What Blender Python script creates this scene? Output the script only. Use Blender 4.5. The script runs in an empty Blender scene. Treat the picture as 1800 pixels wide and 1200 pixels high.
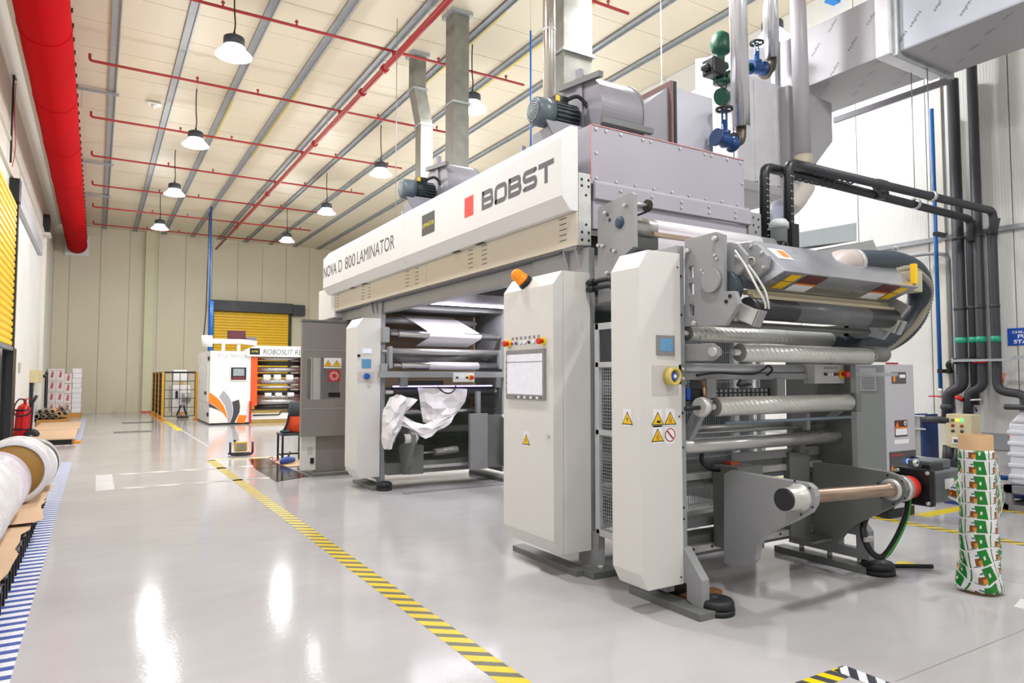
import bpy, bmesh, math, random
from mathutils import Vector, Matrix
random.seed(11)
S = bpy.context.scene
COL = S.collection

# ---------------------------------------------------------------- camera
cam_data = bpy.data.cameras.new('camera')
cam_data.sensor_fit = 'HORIZONTAL'
cam_data.sensor_width = 36.0
cam_data.lens = 24.193
cam_data.clip_start = 0.05
cam_data.clip_end = 200
cam = bpy.data.objects.new('camera', cam_data)
COL.objects.link(cam)
cam.location = (0, 0, 1.45)
cam.rotation_euler = (math.radians(90 + 2.9426), 0, math.radians(-31.0938))
S.camera = cam

# ---------------------------------------------------------------- world and exposure
W = bpy.data.worlds.new('world')
S.world = W
W.use_nodes = True
W.node_tree.nodes['Background'].inputs[0].default_value = (0.9, 0.93, 1.0, 1)
W.node_tree.nodes['Background'].inputs[1].default_value = 0.5
S.view_settings.view_transform = 'Standard'
S.view_settings.look = 'None'
S.view_settings.gamma = 1.0
S.view_settings.use_curve_mapping = False
S.view_settings.exposure = -0.18
LAMP_WATTS = 60.0
GLOW_WATTS = 50.0
LAMP_COLOR = (.985, .99, 1.0)
LAMP_SPOTS = [(x, y) for x in (1.63, 5.65) for y in (-3.2, 1.5, 6.15, 10.75, 15.4, 19.9, 24.8)] + \
             [(8.15, -3.0), (8.15, 1.6), (8.15, 6.3), (8.9, 12.0), (8.9, 18.0)]

# ---------------------------------------------------------------- helpers
def lin(h):
    h = h.lstrip('#')
    o = []
    for i in (0, 2, 4):
        c = int(h[i:i + 2], 16) / 255
        o.append(c / 12.92 if c <= .04045 else ((c + .055) / 1.055) ** 2.4)
    return (o[0], o[1], o[2], 1.0)

MATS = {}
def mat(name, hx, rough=.5, metal=0.0, var=.06, scale=3.0, bump=0.0, bscale=60.0, emit=0.0, trans=0.0, coat=0.0,
        alpha=1.0, stretch=None, wave=None, rvar=.12):
    """procedural paint / metal / plastic: noise in value and roughness, optional relief"""
    m = bpy.data.materials.new(name)
    m.use_nodes = True
    nt = m.node_tree
    N, L = nt.nodes, nt.links
    b = N['Principled BSDF']
    tc = N.new('ShaderNodeTexCoord')
    src = tc.outputs['Object']
    if stretch:
        mp = N.new('ShaderNodeMapping')
        mp.inputs['Scale'].default_value = stretch
        L.new(src, mp.inputs[0])
        src = mp.outputs[0]
    nz = N.new('ShaderNodeTexNoise')
    nz.inputs['Scale'].default_value = scale
    nz.inputs['Detail'].default_value = 5
    L.new(src, nz.inputs['Vector'])
    c = lin(hx)
    if var > 0:
        mr = N.new('ShaderNodeMapRange')
        mr.inputs[1].default_value = .3
        mr.inputs[2].default_value = .7
        mr.inputs[3].default_value = 1 - var
        mr.inputs[4].default_value = 1 + var * .5
        L.new(nz.outputs['Fac'], mr.inputs[0])
        hv = N.new('ShaderNodeHueSaturation')
        hv.inputs['Color'].default_value = c
        L.new(mr.outputs[0], hv.inputs['Value'])
        L.new(hv.outputs[0], b.inputs['Base Color'])
    else:
        b.inputs['Base Color'].default_value = c
    if rvar > 0:
        m2 = N.new('ShaderNodeMapRange')
        m2.inputs[3].default_value = max(.02, rough - rvar)
        m2.inputs[4].default_value = min(1, rough + rvar)
        L.new(nz.outputs['Fac'], m2.inputs[0])
        L.new(m2.outputs[0], b.inputs['Roughness'])
    else:
        b.inputs['Roughness'].default_value = rough
    b.inputs['Metallic'].default_value = metal
    b.inputs['Transmission Weight'].default_value = trans
    b.inputs['Coat Weight'].default_value = coat
    b.inputs['Alpha'].default_value = alpha
    if emit > 0:
        b.inputs['Emission Color'].default_value = c
        b.inputs['Emission Strength'].default_value = emit
    if wave:
        wv = N.new('ShaderNodeTexWave')
        wv.bands_direction = wave[0]
        wv.inputs['Scale'].default_value = wave[1]
        wv.inputs['Distortion'].default_value = wave[3] if len(wave) > 3 else 0
        L.new(tc.outputs['Object'], wv.inputs['Vector'])
        bp = N.new('ShaderNodeBump')
        bp.inputs['Strength'].default_value = wave[2]
        bp.inputs['Distance'].default_value = .004
        L.new(wv.outputs['Fac'], bp.inputs['Height'])
        L.new(bp.outputs[0], b.inputs['Normal'])
    elif bump > 0:
        nb = N.new('ShaderNodeTexNoise')
        nb.inputs['Scale'].default_value = bscale
        nb.inputs['Detail'].default_value = 4
        L.new(src, nb.inputs['Vector'])
        bp = N.new('ShaderNodeBump')
        bp.inputs['Strength'].default_value = bump
        bp.inputs['Distance'].default_value = .01
        L.new(nb.outputs['Fac'], bp.inputs['Height'])
        L.new(bp.outputs[0], b.inputs['Normal'])
    MATS[name] = m
    return m

def striped(name, ha, hb, direction, period, duty=.5, rough=.35):
    """flat printed stripes (hazard tape) running across the given direction"""
    m = mat(name, ha, rough, var=0)
    nt = m.node_tree
    N, L = nt.nodes, nt.links
    tc = N.new('ShaderNodeTexCoord')
    d = N.new('ShaderNodeVectorMath')
    d.operation = 'DOT_PRODUCT'
    d.inputs[1].default_value = tuple(c / period for c in direction)
    L.new(tc.outputs['Object'], d.inputs[0])
    fr = N.new('ShaderNodeMath')
    fr.operation = 'FRACT'
    L.new(d.outputs['Value'], fr.inputs[0])
    gt = N.new('ShaderNodeMath')
    gt.operation = 'GREATER_THAN'
    gt.inputs[1].default_value = duty
    L.new(fr.outputs[0], gt.inputs[0])
    nz = N.new('ShaderNodeTexNoise')
    nz.inputs['Scale'].default_value = 9
    mx = N.new('ShaderNodeMix')
    mx.data_type = 'RGBA'
    mx.inputs[6].default_value = lin(ha)
    mx.inputs[7].default_value = lin(hb)
    L.new(gt.outputs[0], mx.inputs[0])
    mr = N.new('ShaderNodeMapRange')
    mr.inputs[3].default_value = .85
    mr.inputs[4].default_value = 1.08
    L.new(nz.outputs['Fac'], mr.inputs[0])
    hv = N.new('ShaderNodeHueSaturation')
    L.new(mr.outputs[0], hv.inputs['Value'])
    L.new(mx.outputs[2], hv.inputs['Color'])
    L.new(hv.outputs[0], N['Principled BSDF'].inputs['Base Color'])
    return m

V = Vector
class M:
    """collects shapes for ONE mesh"""
    def __init__(s):
        s.v, s.f, s.sm = [], [], []
    def add(s, vs, fs, smooth=False):
        n = len(s.v)
        s.v += [tuple(v) for v in vs]
        s.f += [tuple(i + n for i in f) for f in fs]
        s.sm += [smooth] * len(fs)
        return s
    def box(s, x0, x1, y0, y1, z0, z1):
        return s.add([(x0, y0, z0), (x1, y0, z0), (x1, y1, z0), (x0, y1, z0), (x0, y0, z1), (x1, y0, z1), (x1, y1, z1), (x0, y1, z1)],
                     [(3, 2, 1, 0), (4, 5, 6, 7), (0, 1, 5, 4), (1, 2, 6, 5), (2, 3, 7, 6), (3, 0, 4, 7)])
    def prism(s, pts, axis, a, b):
        def mk(p, t):
            return {'X': (t, p[0], p[1]), 'Y': (p[0], t, p[1]), 'Z': (p[0], p[1], t)}[axis]
        n = len(pts)
        return s.add([mk(p, a) for p in pts] + [mk(p, b) for p in pts],
                     [tuple(range(n))[::-1], tuple(range(n, 2 * n))] + [(i, (i + 1) % n, n + (i + 1) % n, n + i) for i in range(n)])
    def bar(s, p, q, w, h=None):
        """square bar between two points"""
        h = h or w
        p, q = V(p), V(q)
        d = (q - p).normalized()
        u = d.cross(V((0, 0, 1)))
        if u.length < 1e-4:
            u = V((1, 0, 0))
        u.normalize()
        t = u.cross(d)
        vs = [c + u * (a * w / 2) + t * (b * h / 2) for c in (p, q) for a, b in ((-1, -1), (1, -1), (1, 1), (-1, 1))]
        return s.add(vs, [(0, 1, 2, 3), (7, 6, 5, 4), (0, 4, 5, 1), (1, 5, 6, 2), (2, 6, 7, 3), (3, 7, 4, 0)])
    def lathe(s, p, q, prof, n=20, caps=True):
        """revolve (radius, t 0..1) profile about the axis p-q"""
        p, q = V(p), V(q)
        ax = q - p
        d = ax.normalized()
        u = d.orthogonal().normalized()
        w = d.cross(u)
        vs, fs, sm = [], [], []
        for r, t in prof:
            c = p + ax * t
            for i in range(n):
                a = 2 * math.pi * i / n
                vs.append(c + u * (r * math.cos(a)) + w * (r * math.sin(a)))
        for k in range(len(prof) - 1):
            for i in range(n):
                j = (i + 1) % n
                fs.append((k * n + i, k * n + j, (k + 1) * n + j, (k + 1) * n + i))
        s.add(vs, fs, True)
        if caps:
            m = len(prof) - 1
            base = len(s.v) - len(vs)
            s.f += [tuple(base + i for i in range(n))[::-1], tuple(base + m * n + i for i in range(n))]
            s.sm += [False, False]
        return s
    def cyl(s, p, q, r, r2=None, n=20):
        return s.lathe(p, q, [(r, 0), (r if r2 is None else r2, 1)], n)
    def ring(s, p, q, ro, ri, n=24):
        s.lathe(p, q, [(ri, 0), (ro, 0), (ro, 1), (ri, 1), (ri, 0)], n, caps=False)
        return s
    def tube(s, pts, r, n=10, cap=True):
        pts = [V(p) for p in pts]
        vs, fs = [], []
        prev = None
        for i, p in enumerate(pts):
            d = (pts[min(i + 1, len(pts) - 1)] - pts[max(i - 1, 0)]).normalized()
            if prev is None:
                u = d.orthogonal().normalized()
            else:
                u = (prev - d * prev.dot(d)).normalized()
            prev = u
            w = d.cross(u)
            rr = r[i] if isinstance(r, (list, tuple)) else r
            for k in range(n):
                a = 2 * math.pi * k / n
                vs.append(p + u * (rr * math.cos(a)) + w * (rr * math.sin(a)))
        for i in range(len(pts) - 1):
            for k in range(n):
                j = (k + 1) % n
                fs.append((i * n + k, i * n + j, (i + 1) * n + j, (i + 1) * n + k))
        base = len(s.v)
        s.add(vs, fs, True)
        if cap:
            m = len(pts) - 1
            s.f += [tuple(base + k for k in range(n))[::-1], tuple(base + m * n + k for k in range(n))]
            s.sm += [False, False]
        return s
    def ball(s, c, r, n=12, sz=1.0):
        prof = [(r * math.sin(math.pi * i / n) + 1e-4, i / n) for i in range(n + 1)]
        vs, fs = [], []
        for i in range(n + 1):
            th = math.pi * i / n
            for k in range(2 * n):
                a = math.pi * k / n
                vs.append((c[0] + r * math.sin(th) * math.cos(a), c[1] + r * math.sin(th) * math.sin(a), c[2] + r * sz * math.cos(th)))
        for i in range(n):
            for k in range(2 * n):
                j = (k + 1) % (2 * n)
                fs.append((i * 2 * n + k, i * 2 * n + j, (i + 1) * 2 * n + j, (i + 1) * 2 * n + k))
        return s.add(vs, fs, True)

def spline(pts, k=6):
    pts = [V(p) for p in pts]
    out = []
    for i in range(len(pts) - 1):
        a, b, c, d = pts[max(i - 1, 0)], pts[i], pts[i + 1], pts[min(i + 2, len(pts) - 1)]
        for j in range(k):
            t = j / k
            out.append(.5 * ((2 * b) + (c - a) * t + (2 * a - 5 * b + 4 * c - d) * t * t + (3 * b - a - 3 * c + d) * t ** 3))
    out.append(pts[-1])
    return out

def rounded(pts, r, k=5):
    """polyline with rounded corners"""
    pts = [V(p) for p in pts]
    out = [pts[0]]
    for i in range(1, len(pts) - 1):
        a, b, c = pts[i - 1], pts[i], pts[i + 1]
        ra = min(r, (a - b).length * .49, (c - b).length * .49)
        p0, p1 = b + (a - b).normalized() * ra, b + (c - b).normalized() * ra
        for j in range(k + 1):
            t = j / k
            out.append(p0 * (1 - t) ** 2 + b * 2 * t * (1 - t) + p1 * t * t)
    out.append(pts[-1])
    return out

ORG = {}
def mesh_of(name, m, off=(0, 0, 0)):
    me = bpy.data.meshes.new(name)
    me.from_pydata([(a - off[0], b - off[1], c - off[2]) for a, b, c in m.v], [], m.f)
    for p, sm in zip(me.polygons, m.sm):
        p.use_smooth = sm
    bm = bmesh.new()
    bm.from_mesh(me)
    bmesh.ops.recalc_face_normals(bm, faces=bm.faces)
    bm.to_mesh(me)
    bm.free()
    return me

def bev(o, w):
    if w:
        b = o.modifiers.new('bevel', 'BEVEL')
        b.width = w
        b.segments = 2
        b.limit_method = 'ANGLE'
        b.angle_limit = math.radians(40)
        b.harden_normals = False
    return o

def thing(name, label, cat, loc=(0, 0, 0), group=None):
    o = bpy.data.objects.new(name, None)
    o.empty_display_size = .1
    COL.objects.link(o)
    o.location = loc
    o['label'] = label
    o['category'] = cat
    if group:
        o['group'] = group
    ORG[o] = loc
    return o

def part(name, m, material, parent, bevel=0, label=None, kind=None):
    off = ORG[parent]
    o = bpy.data.objects.new(name, mesh_of(name, m, off))
    o.data.materials.append(material)
    COL.objects.link(o)
    o.parent = parent
    ORG[o] = off
    if label:
        o['label'] = label
    if kind:
        o['kind'] = kind
    return bev(o, bevel)

def solo(name, m, material, label, cat, group=None, bevel=0, kind=None):
    xs, ys, zs = zip(*m.v)
    loc = ((min(xs) + max(xs)) / 2, (min(ys) + max(ys)) / 2, min(zs))
    o = bpy.data.objects.new(name, mesh_of(name, m, loc))
    o.data.materials.append(material)
    COL.objects.link(o)
    o.location = loc
    ORG[o] = loc
    o['label'] = label
    o['category'] = cat
    if group:
        o['group'] = group
    if kind:
        o['kind'] = kind
    return bev(o, bevel)

def struct(name, m, material, bevel=0, label=None):
    o = bpy.data.objects.new(name, mesh_of(name, m))
    o.data.materials.append(material)
    COL.objects.link(o)
    ORG[o] = (0, 0, 0)
    o['kind'] = 'structure'
    if label:
        o['label'] = label
    return bev(o, bevel)

def share(name, me, parent, loc, rot=(0, 0, 0)):
    """another piece that shares mesh data"""
    o = bpy.data.objects.new(name, me)
    COL.objects.link(o)
    o.parent = parent
    f = ORG[parent]
    o.location = (loc[0] - f[0], loc[1] - f[1], loc[2] - f[2])
    o.rotation_euler = rot
    return o

def copy_tree(o, parent=None):
    c = o.copy()
    COL.objects.link(c)
    c.parent = parent
    for ch in list(o.children):
        copy_tree(ch, c)
    return c

def text(name, string, origin, u, v, width, height, material, parent, shear=0.0, bold=0.0, spacing=1.0, depth=.0012):
    """flat lettering: left-bottom corner at origin, u = reading direction, v = up"""
    cu = bpy.data.curves.new(name, 'FONT')
    cu.body = string
    cu.shear = shear
    cu.offset = bold
    cu.space_character = spacing
    cu.resolution_u = 3
    tmp = bpy.data.objects.new('tmp', cu)
    COL.objects.link(tmp)
    dg = bpy.context.evaluated_depsgraph_get()
    me = bpy.data.meshes.new_from_object(tmp.evaluated_get(dg))
    bpy.data.objects.remove(tmp)
    bpy.data.curves.remove(cu)
    xs = [p.co.x for p in me.vertices]
    ys = [p.co.y for p in me.vertices]
    x0, y0 = min(xs), min(ys)
    sx, sy = width / max(1e-6, max(xs) - x0), height / max(1e-6, max(ys) - y0)
    u, v = V(u).normalized(), V(v).normalized()
    w = u.cross(v)
    off = V(ORG[parent])
    for p in me.vertices:
        p.co = V(origin) - off + u * ((p.co.x - x0) * sx) + v * ((p.co.y - y0) * sy) + w * depth
    me.name = name
    me.materials.append(material)
    o = bpy.data.objects.new(name, me)
    COL.objects.link(o)
    o.parent = parent
    ORG[o] = ORG[parent]
    return o

LEFTFACE = ((0, -1, 0), (0, 0, 1))     # lettering on a face that looks towards -X
NEARFACE = ((1, 0, 0), (0, 0, 1))      # lettering on a face that looks towards -Y

BOLT = {}
def bolts(parent, spots, axis, r=.012, h=.012, material=None, name='bolt'):
    """round cap screws, one object each, shared mesh; axis is the outward direction"""
    key = (axis, r, h, material.name)
    if key not in BOLT:
        d = V(axis)
        m = M().lathe((0, 0, 0), d * h, [(r, 0), (r, .75), (r * .8, 1)], 10)
        m.lathe(d * (h * 1.001), d * (h * 1.02), [(r * .45, 0), (r * .4, 1)], 6)
        BOLT[key] = mesh_of(name, m)
        BOLT[key].materials.append(material)
    for p in spots:
        share(name, BOLT[key], parent, p)

def plate_with_holes(outline, holes, axis, a, b):
    """flat plate: outline polygon with polygon holes, extruded along axis (filled with bmesh)"""
    def mk(p, t):
        return {'X': (t, p[0], p[1]), 'Y': (p[0], t, p[1]), 'Z': (p[0], p[1], t)}[axis]
    bm = bmesh.new()
    edges = []
    for loop in [outline] + holes:
        vs = [bm.verts.new(mk(p, a)) for p in loop]
        for i in range(len(vs)):
            edges.append(bm.edges.new((vs[i], vs[(i + 1) % len(vs)])))
    bmesh.ops.triangle_fill(bm, use_beauty=True, use_dissolve=False, edges=edges)
    res = bmesh.ops.extrude_face_region(bm, geom=bm.faces[:])
    dv = V(mk((0, 0), b)) - V(mk((0, 0), a))
    for g in res['geom']:
        if isinstance(g, bmesh.types.BMVert):
            g.co += dv
    bm.verts.index_update()
    m = M()
    m.add([v.co[:] for v in bm.verts], [tuple(v.index for v in f.verts) for f in bm.faces])
    bm.free()
    return m

def circle2(c, r, n=12):
    return [(c[0] + r * math.cos(2 * math.pi * i / n), c[1] + r * math.sin(2 * math.pi * i / n)) for i in range(n)]

# ================================================================ materials
cream = mat('cream_wall_panel', '#dcd8cc', .45, var=.03, scale=.6)
cream_back = mat('cream_back_wall_panel', '#d3ccb4', .5, var=.03, scale=.5)
cream_ceiling = mat('cream_ceiling_panel', '#d9cfb8', .5, var=.03, scale=.5)
ribbed = mat('white_ribbed_wall_sheet', '#dadad6', .4, var=.03, scale=.7, wave=('Y', 9.0, .25))
post_green = mat('pale_green_post', '#cfcfae', .5, var=.04)
galv = mat('galvanised_steel', '#a9aeb0', .45, .4, var=.18, scale=9, rvar=.15)
galv_dull = mat('galvanised_duct', '#83837a', .5, .2, var=.22, scale=6, rvar=.15)
strut = mat('galvanised_strut', '#9ea3a6', .5, .2, var=.15, scale=14)
film_yellow = mat('yellow_protective_film', '#d9c11f', .5)
pipe_red = mat('red_sprinkler_paint', '#a3292a', .4, var=.08)
duct_red = mat('red_fabric_duct', '#b8000c', .95, var=.07, scale=2.5, bump=.25, bscale=7)
duct_red.node_tree.nodes['Principled BSDF'].inputs['Specular IOR Level'].default_value = .1
black = mat('black_plastic', '#15161a', .4)
black_rubber = mat('black_rubber', '#1b1d21', .55)
shutter_yellow = mat('yellow_shutter', '#f0c20a', .38, var=.04)
dark_green = mat('dark_green_guide', '#26352f', .45)
lamp_black = mat('lamp_housing', '#3c4148', .45)
lamp_glow = mat('lamp_diffuser', '#f6f9ff', .3, var=0, emit=14.0)
lamp_bell = mat('lamp_reflector', '#eef3fb', .3, var=0, emit=1.3)
white_plastic = mat('white_plastic', '#e6e6e4', .4)
outside_white = mat('pale_strip_curtain', '#d7dbe2', .3)

def floor_material():
    m = mat('grey_epoxy_floor', '#b7b5b2', .16, var=0, rvar=0)
    nt = m.node_tree
    N, L = nt.nodes, nt.links
    b = N['Principled BSDF']
    tc = N.new('ShaderNodeTexCoord')
    n1 = N.new('ShaderNodeTexNoise')
    n1.inputs['Scale'].default_value = .8
    n1.inputs['Detail'].default_value = 6
    n2 = N.new('ShaderNodeTexNoise')
    n2.inputs['Scale'].default_value = 45
    n2.inputs['Detail'].default_value = 3
    mp = N.new('ShaderNodeMapping')
    mp.inputs['Scale'].default_value = (1.2, 3, 1)
    n3 = N.new('ShaderNodeTexNoise')
    n3.inputs['Scale'].default_value = 2.2
    n3.inputs['Detail'].default_value = 6
    for n in (n1, n2):
        L.new(tc.outputs['Object'], n.inputs['Vector'])
    L.new(tc.outputs['Object'], mp.inputs[0])
    L.new(mp.outputs[0], n3.inputs['Vector'])
    mr = N.new('ShaderNodeMapRange')
    mr.inputs[1].default_value, mr.inputs[2].default_value = .3, .7
    mr.inputs[3].default_value, mr.inputs[4].default_value = .92, 1.05
    L.new(n1.outputs['Fac'], mr.inputs[0])
    m3 = N.new('ShaderNodeMapRange')
    m3.inputs[1].default_value, m3.inputs[2].default_value = .3, .7
    m3.inputs[3].default_value, m3.inputs[4].default_value = .97, 1.02
    L.new(n3.outputs['Fac'], m3.inputs[0])
    mu = N.new('ShaderNodeMath')
    mu.operation = 'MULTIPLY'
    L.new(mr.outputs[0], mu.inputs[0])
    L.new(m3.outputs[0], mu.inputs[1])
    hv = N.new('ShaderNodeHueSaturation')
    hv.inputs['Color'].default_value = lin('#b8b6b7')
    L.new(mu.outputs[0], hv.inputs['Value'])
    L.new(hv.outputs[0], b.inputs['Base Color'])
    r = N.new('ShaderNodeMapRange')
    r.inputs[3].default_value, r.inputs[4].default_value = .07, .12
    L.new(n3.outputs['Fac'], r.inputs[0])
    L.new(r.outputs[0], b.inputs['Roughness'])
    bp = N.new('ShaderNodeBump')
    b.inputs['Specular IOR Level'].default_value = .16
    bp.inputs['Strength'].default_value = .05
    bp.inputs['Distance'].default_value = .01
    L.new(n2.outputs['Fac'], bp.inputs['Height'])
    L.new(bp.outputs[0], b.inputs['Normal'])
    return m
epoxy = floor_material()

# ================================================================ the room
X0, X1, Y0, Y1, ZC = -1.55, 9.62, -8.0, 32.0, 7.43
fl = struct('floor', M().box(X0 - 3.2, X1 + .2, Y0 - .2, Y1 + .3, -.25, 0), epoxy)
part('joint', M().box(3.3, 9.6, 1.93, 1.936, -.003, .0006), mat('joint_filler', '#8e8c88', .6), fl)
part('joint', M().box(5.6, 5.606, -2, 4.0, -.003, .0006), MATS['joint_filler'], fl)

wb = struct('wall_back', M().box(X0 - .2, X1 + .2, Y1 + .04, Y1 + .25, 0, ZC), cream_back)
seams = [-1.55, -1.02, .02, 1.04, 2.08, 3.12, 4.16, 5.2, 6.24, 7.28, 8.32, 9.36, 9.62]
for a, b in zip(seams[:-1], seams[1:]):
    part('wall_panel', M().box(a + .005, b - .005, Y1 - .01, Y1 + .04, 0.0, ZC), cream_back, wb, bevel=.006)
struct('trim_1', M().box(1.6, 1.95, Y1 - .22, Y1 - .012, 0, ZC), post_green, bevel=.01, label='pale green steel post on the back wall')
struct('trim_2', M().box(1.58, 1.97, Y1 - .24, Y1 - .23, 0, .06), mat('red_mark', '#c65a4a', .5), label='red mark at the post foot')

wl = struct('wall_left', M().box(X0 - .25, X0 - .06, 18.3, Y1, 0, ZC).box(X0 - .25, X0 - .06, Y0, 18.3, 2.3, ZC).box(X0 - .25, X0 - .06, Y0, 12.9, 0, 2.3), cream)
y = 18.3
while y < Y1 - .1:
    part('wall_panel', M().box(X0 - .06, X0, y + .008, min(y + 1.04, Y1) - .008, 0, 5.95), ribbed, wl, bevel=.006)
    y += 1.04
y = Y0
while y < Y1 - .1:
    part('wall_panel', M().box(X0 - .06, X0, y + .01, min(y + 2.2, Y1) - .01, 6.0 if y > 17 else 5.5, ZC), cream, wl, bevel=.006)
    y += 2.2
y = Y0
while y < 12.7:
    part('wall_panel', M().box(X0 - .06, X0, y + .008, min(y + 1.04, 12.9) - .008, 0, 5.2), ribbed, wl, bevel=.006)
    y += 1.04
struct('trim_3', M().prism([(X0, ZC), (X0 + .16, ZC), (X0, ZC - .2)], 'Y', Y0, Y1), cream, label='cream cove along the left wall top')
struct('trim_4', M().box(X0, X0 + .05, Y0, Y1, 5.92, 5.98), cream, label='ledge trim along the left wall')
struct('trim_5', M().box(X0 - .02, X0 + .03, 17.9, Y1, 0, .1), cream, label='low skirting on the left wall')

wr = struct('wall_right', M().box(X1 + .05, X1 + .25, Y0, Y1, 0, ZC), ribbed)
y = Y0
while y < Y1 - .1:
    part('wall_panel', M().box(X1, X1 + .05, y + .006, min(y + 1.0, Y1) - .006, 0, ZC), ribbed, wr, bevel=.005)
    y += 1.0
struct('trim_6', M().box(X1 - .03, X1, 4.78, 4.95, 0, ZC), cream, bevel=.005, label='cover strip on the right wall')
struct('trim_7', M().box(X1 - .02, X1, Y0, Y1, .55, .75), mat('grey_wall_band', '#a9adb0', .5), label='grey band low on the right wall')
wf = struct('wall_front', M().box(X0 - .2, X1 + .2, Y0 - .2, Y0, 0, ZC), ribbed)

ce = struct('ceiling', M().box(X0 - .3, X1 + .3, Y0 - .2, Y1 + .3, ZC + .04, ZC + .2), cream_ceiling)
y = Y0
while y < Y1 - .05:
    part('ceiling_panel', M().box(X0, X1, y + .006, min(y + 1.12, Y1) - .006, ZC, ZC + .04), cream_ceiling, ce, bevel=.004)
    y += 1.12
n = 10
for k in range(-1, 9):
    x = .13 + 1.07 * k
    m = M().box(x - .07, x + .07, Y0, Y1, ZC - .012, ZC)
    for e in (-1, 1):
        m.box(x + e * .07 - (.016 if e > 0 else 0), x + e * .07 + (0 if e > 0 else .016), Y0, Y1, ZC - .05, ZC)
    st = struct('trim_%d' % n, m, strut, label='galvanised ceiling channel')
    n += 1
    for yy in range(0, 30):
        if yy % 2 == k % 2 and 6 < yy < 28:
            pass
    if k == 2:
        part('protective_film', M().box(x + .073, x + .12, 15.6, 18.3, ZC - .004, ZC), film_yellow, st)
    if k == 3:
        part('protective_film', M().box(x + .073, x + .13, 14.2, 19.5, ZC - .004, ZC), film_yellow, st)
    if k == 5:
        part('protective_film', M().box(x + .073, x + .14, 9.5, 13.0, ZC - .004, ZC), film_yellow, st)
    if k == 6:
        part('protective_film', M().box(x + .073, x + .16, 7.0, 13.0, ZC - .004, ZC), film_yellow, st)

# shutters: left roller door (half open) and the far one on the back wall
d1 = struct('door_1', M().box(X0 - .055, X0 + .12, 16.95, 17.3, 5.0, 5.47), black, bevel=.01, label='black shutter box of the left roller door')
zz = 2.06
slat = mesh_of('slat', M().prism([(0, 0), (.035, .03), (.035, .1), (0, .13)], 'Y', 12.8, 17.1))
slat.materials.append(shutter_yellow)
while zz < 4.95:
    share('slat', slat, d1, (X0 + .04, 0, zz))
    zz += .132
part('bottom_bar', M().box(X0 + .02, X0 + .09, 12.8, 17.15, 1.98, 2.06), mat('grey_bottom_bar', '#6d7075', .5), d1)
part('guide_rail', M().box(X0 - .02, X0 + .1, 17.12, 17.3, 0, 5.02), black, d1)
part('door_jamb', M().box(X0 - .1, X0 + .05, 17.3, 18.35, 0, 2.06), black, d1, bevel=.01)
part('strip_curtain', M().box(X0 - .5, X0 - .46, 12.7, 18.3, 0, 2.4), outside_white, d1)
struct('wall_dock', M().box(X0 - 3.0, X0 - 2.9, 8, 20, 0, 3), ribbed, label='dock wall seen through the left doorway')

d2 = struct('door_2', M().box(4.1, 7.5, Y1 - .42, Y1 - .012, 4.28, 4.74), mat('dark_shutter_box', '#2e3036', .45), bevel=.01, label='dark shutter box of the far roller door')
part('motor', M().box(7.5, 8.05, Y1 - .45, Y1 - .02, 4.22, 4.7), MATS['dark_shutter_box'], d2, bevel=.01)
zz = .02
slat2 = mesh_of('slat', M().prism([(0, 0), (-.03, .02), (-.03, .1), (0, .12)], 'X', 4.25, 7.4))
slat2.materials.append(shutter_yellow)
while zz < 4.25:
    share('slat', slat2, d2, (0, Y1 - .06, zz))
    zz += .122
for x in (4.15, 7.42):
    part('guide_rail', M().box(x, x + .11, Y1 - .13, Y1 - .012, 0, 4.3), dark_green, d2)
struct('trim_8', M().box(X0, X0 + .1, 17.3, 24.3, 5.0, 5.35), mat('grey_lintel', '#aeb0b5', .4), bevel=.005, label='grey steel lintel on the left wall')
d3 = struct('door_3', M().box(X0 - .055, X0 + .17, 25.6, 26.2, 5.95, 6.5), black, bevel=.01, label='black shutter box of a second left door')
part('guide_rail', M().box(X0, X0 + .08, 26.2, 26.4, 0, 6.6), cream, d3)
part('hood_lip', M().box(X0 - .02, X0 + .2, 25.6, 26.3, 5.86, 5.94), cream, d3)

# ================================================================ lights of the hall
def make_lamp():
    r = thing('high_bay_lamp', '', 'lamp')
    part('diffuser', M().lathe((0, 0, .004), (0, 0, .014), [(.215, 0), (.215, 1)], 28), lamp_glow, r)
    part('reflector', M().lathe((0, 0, 0), (0, 0, .16), [(.222, .1), (.262, 0), (.262, .07), (.235, .24), (.175, .62), (.145, 1)], 28, caps=False), lamp_bell, r)
    part('housing', M().lathe((0, 0, .15), (0, 0, .3), [(.15, 0), (.152, .5), (.148, .85), (.11, 1)], 24), lamp_black, r)
    part('hook', M().cyl((0, 0, .3), (0, 0, .37), .018, n=8), black, r)
    part('cord', M().tube(spline([(0, 0, .36), (.012, 0, .5), (.0, .01, .7), (-.008, 0, 1.0), (0, 0, 1.2)], 5), .011, 8), black, r)
    return r
lamp0 = make_lamp()
row_name = {1.63: 'aisle row', 5.65: 'row over the laminator', 8.15: 'right wall row', 8.9: 'right wall row'}
order = ['first', 'second', 'third', 'fourth', 'fifth', 'sixth', 'seventh']
cnt = {}
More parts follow.
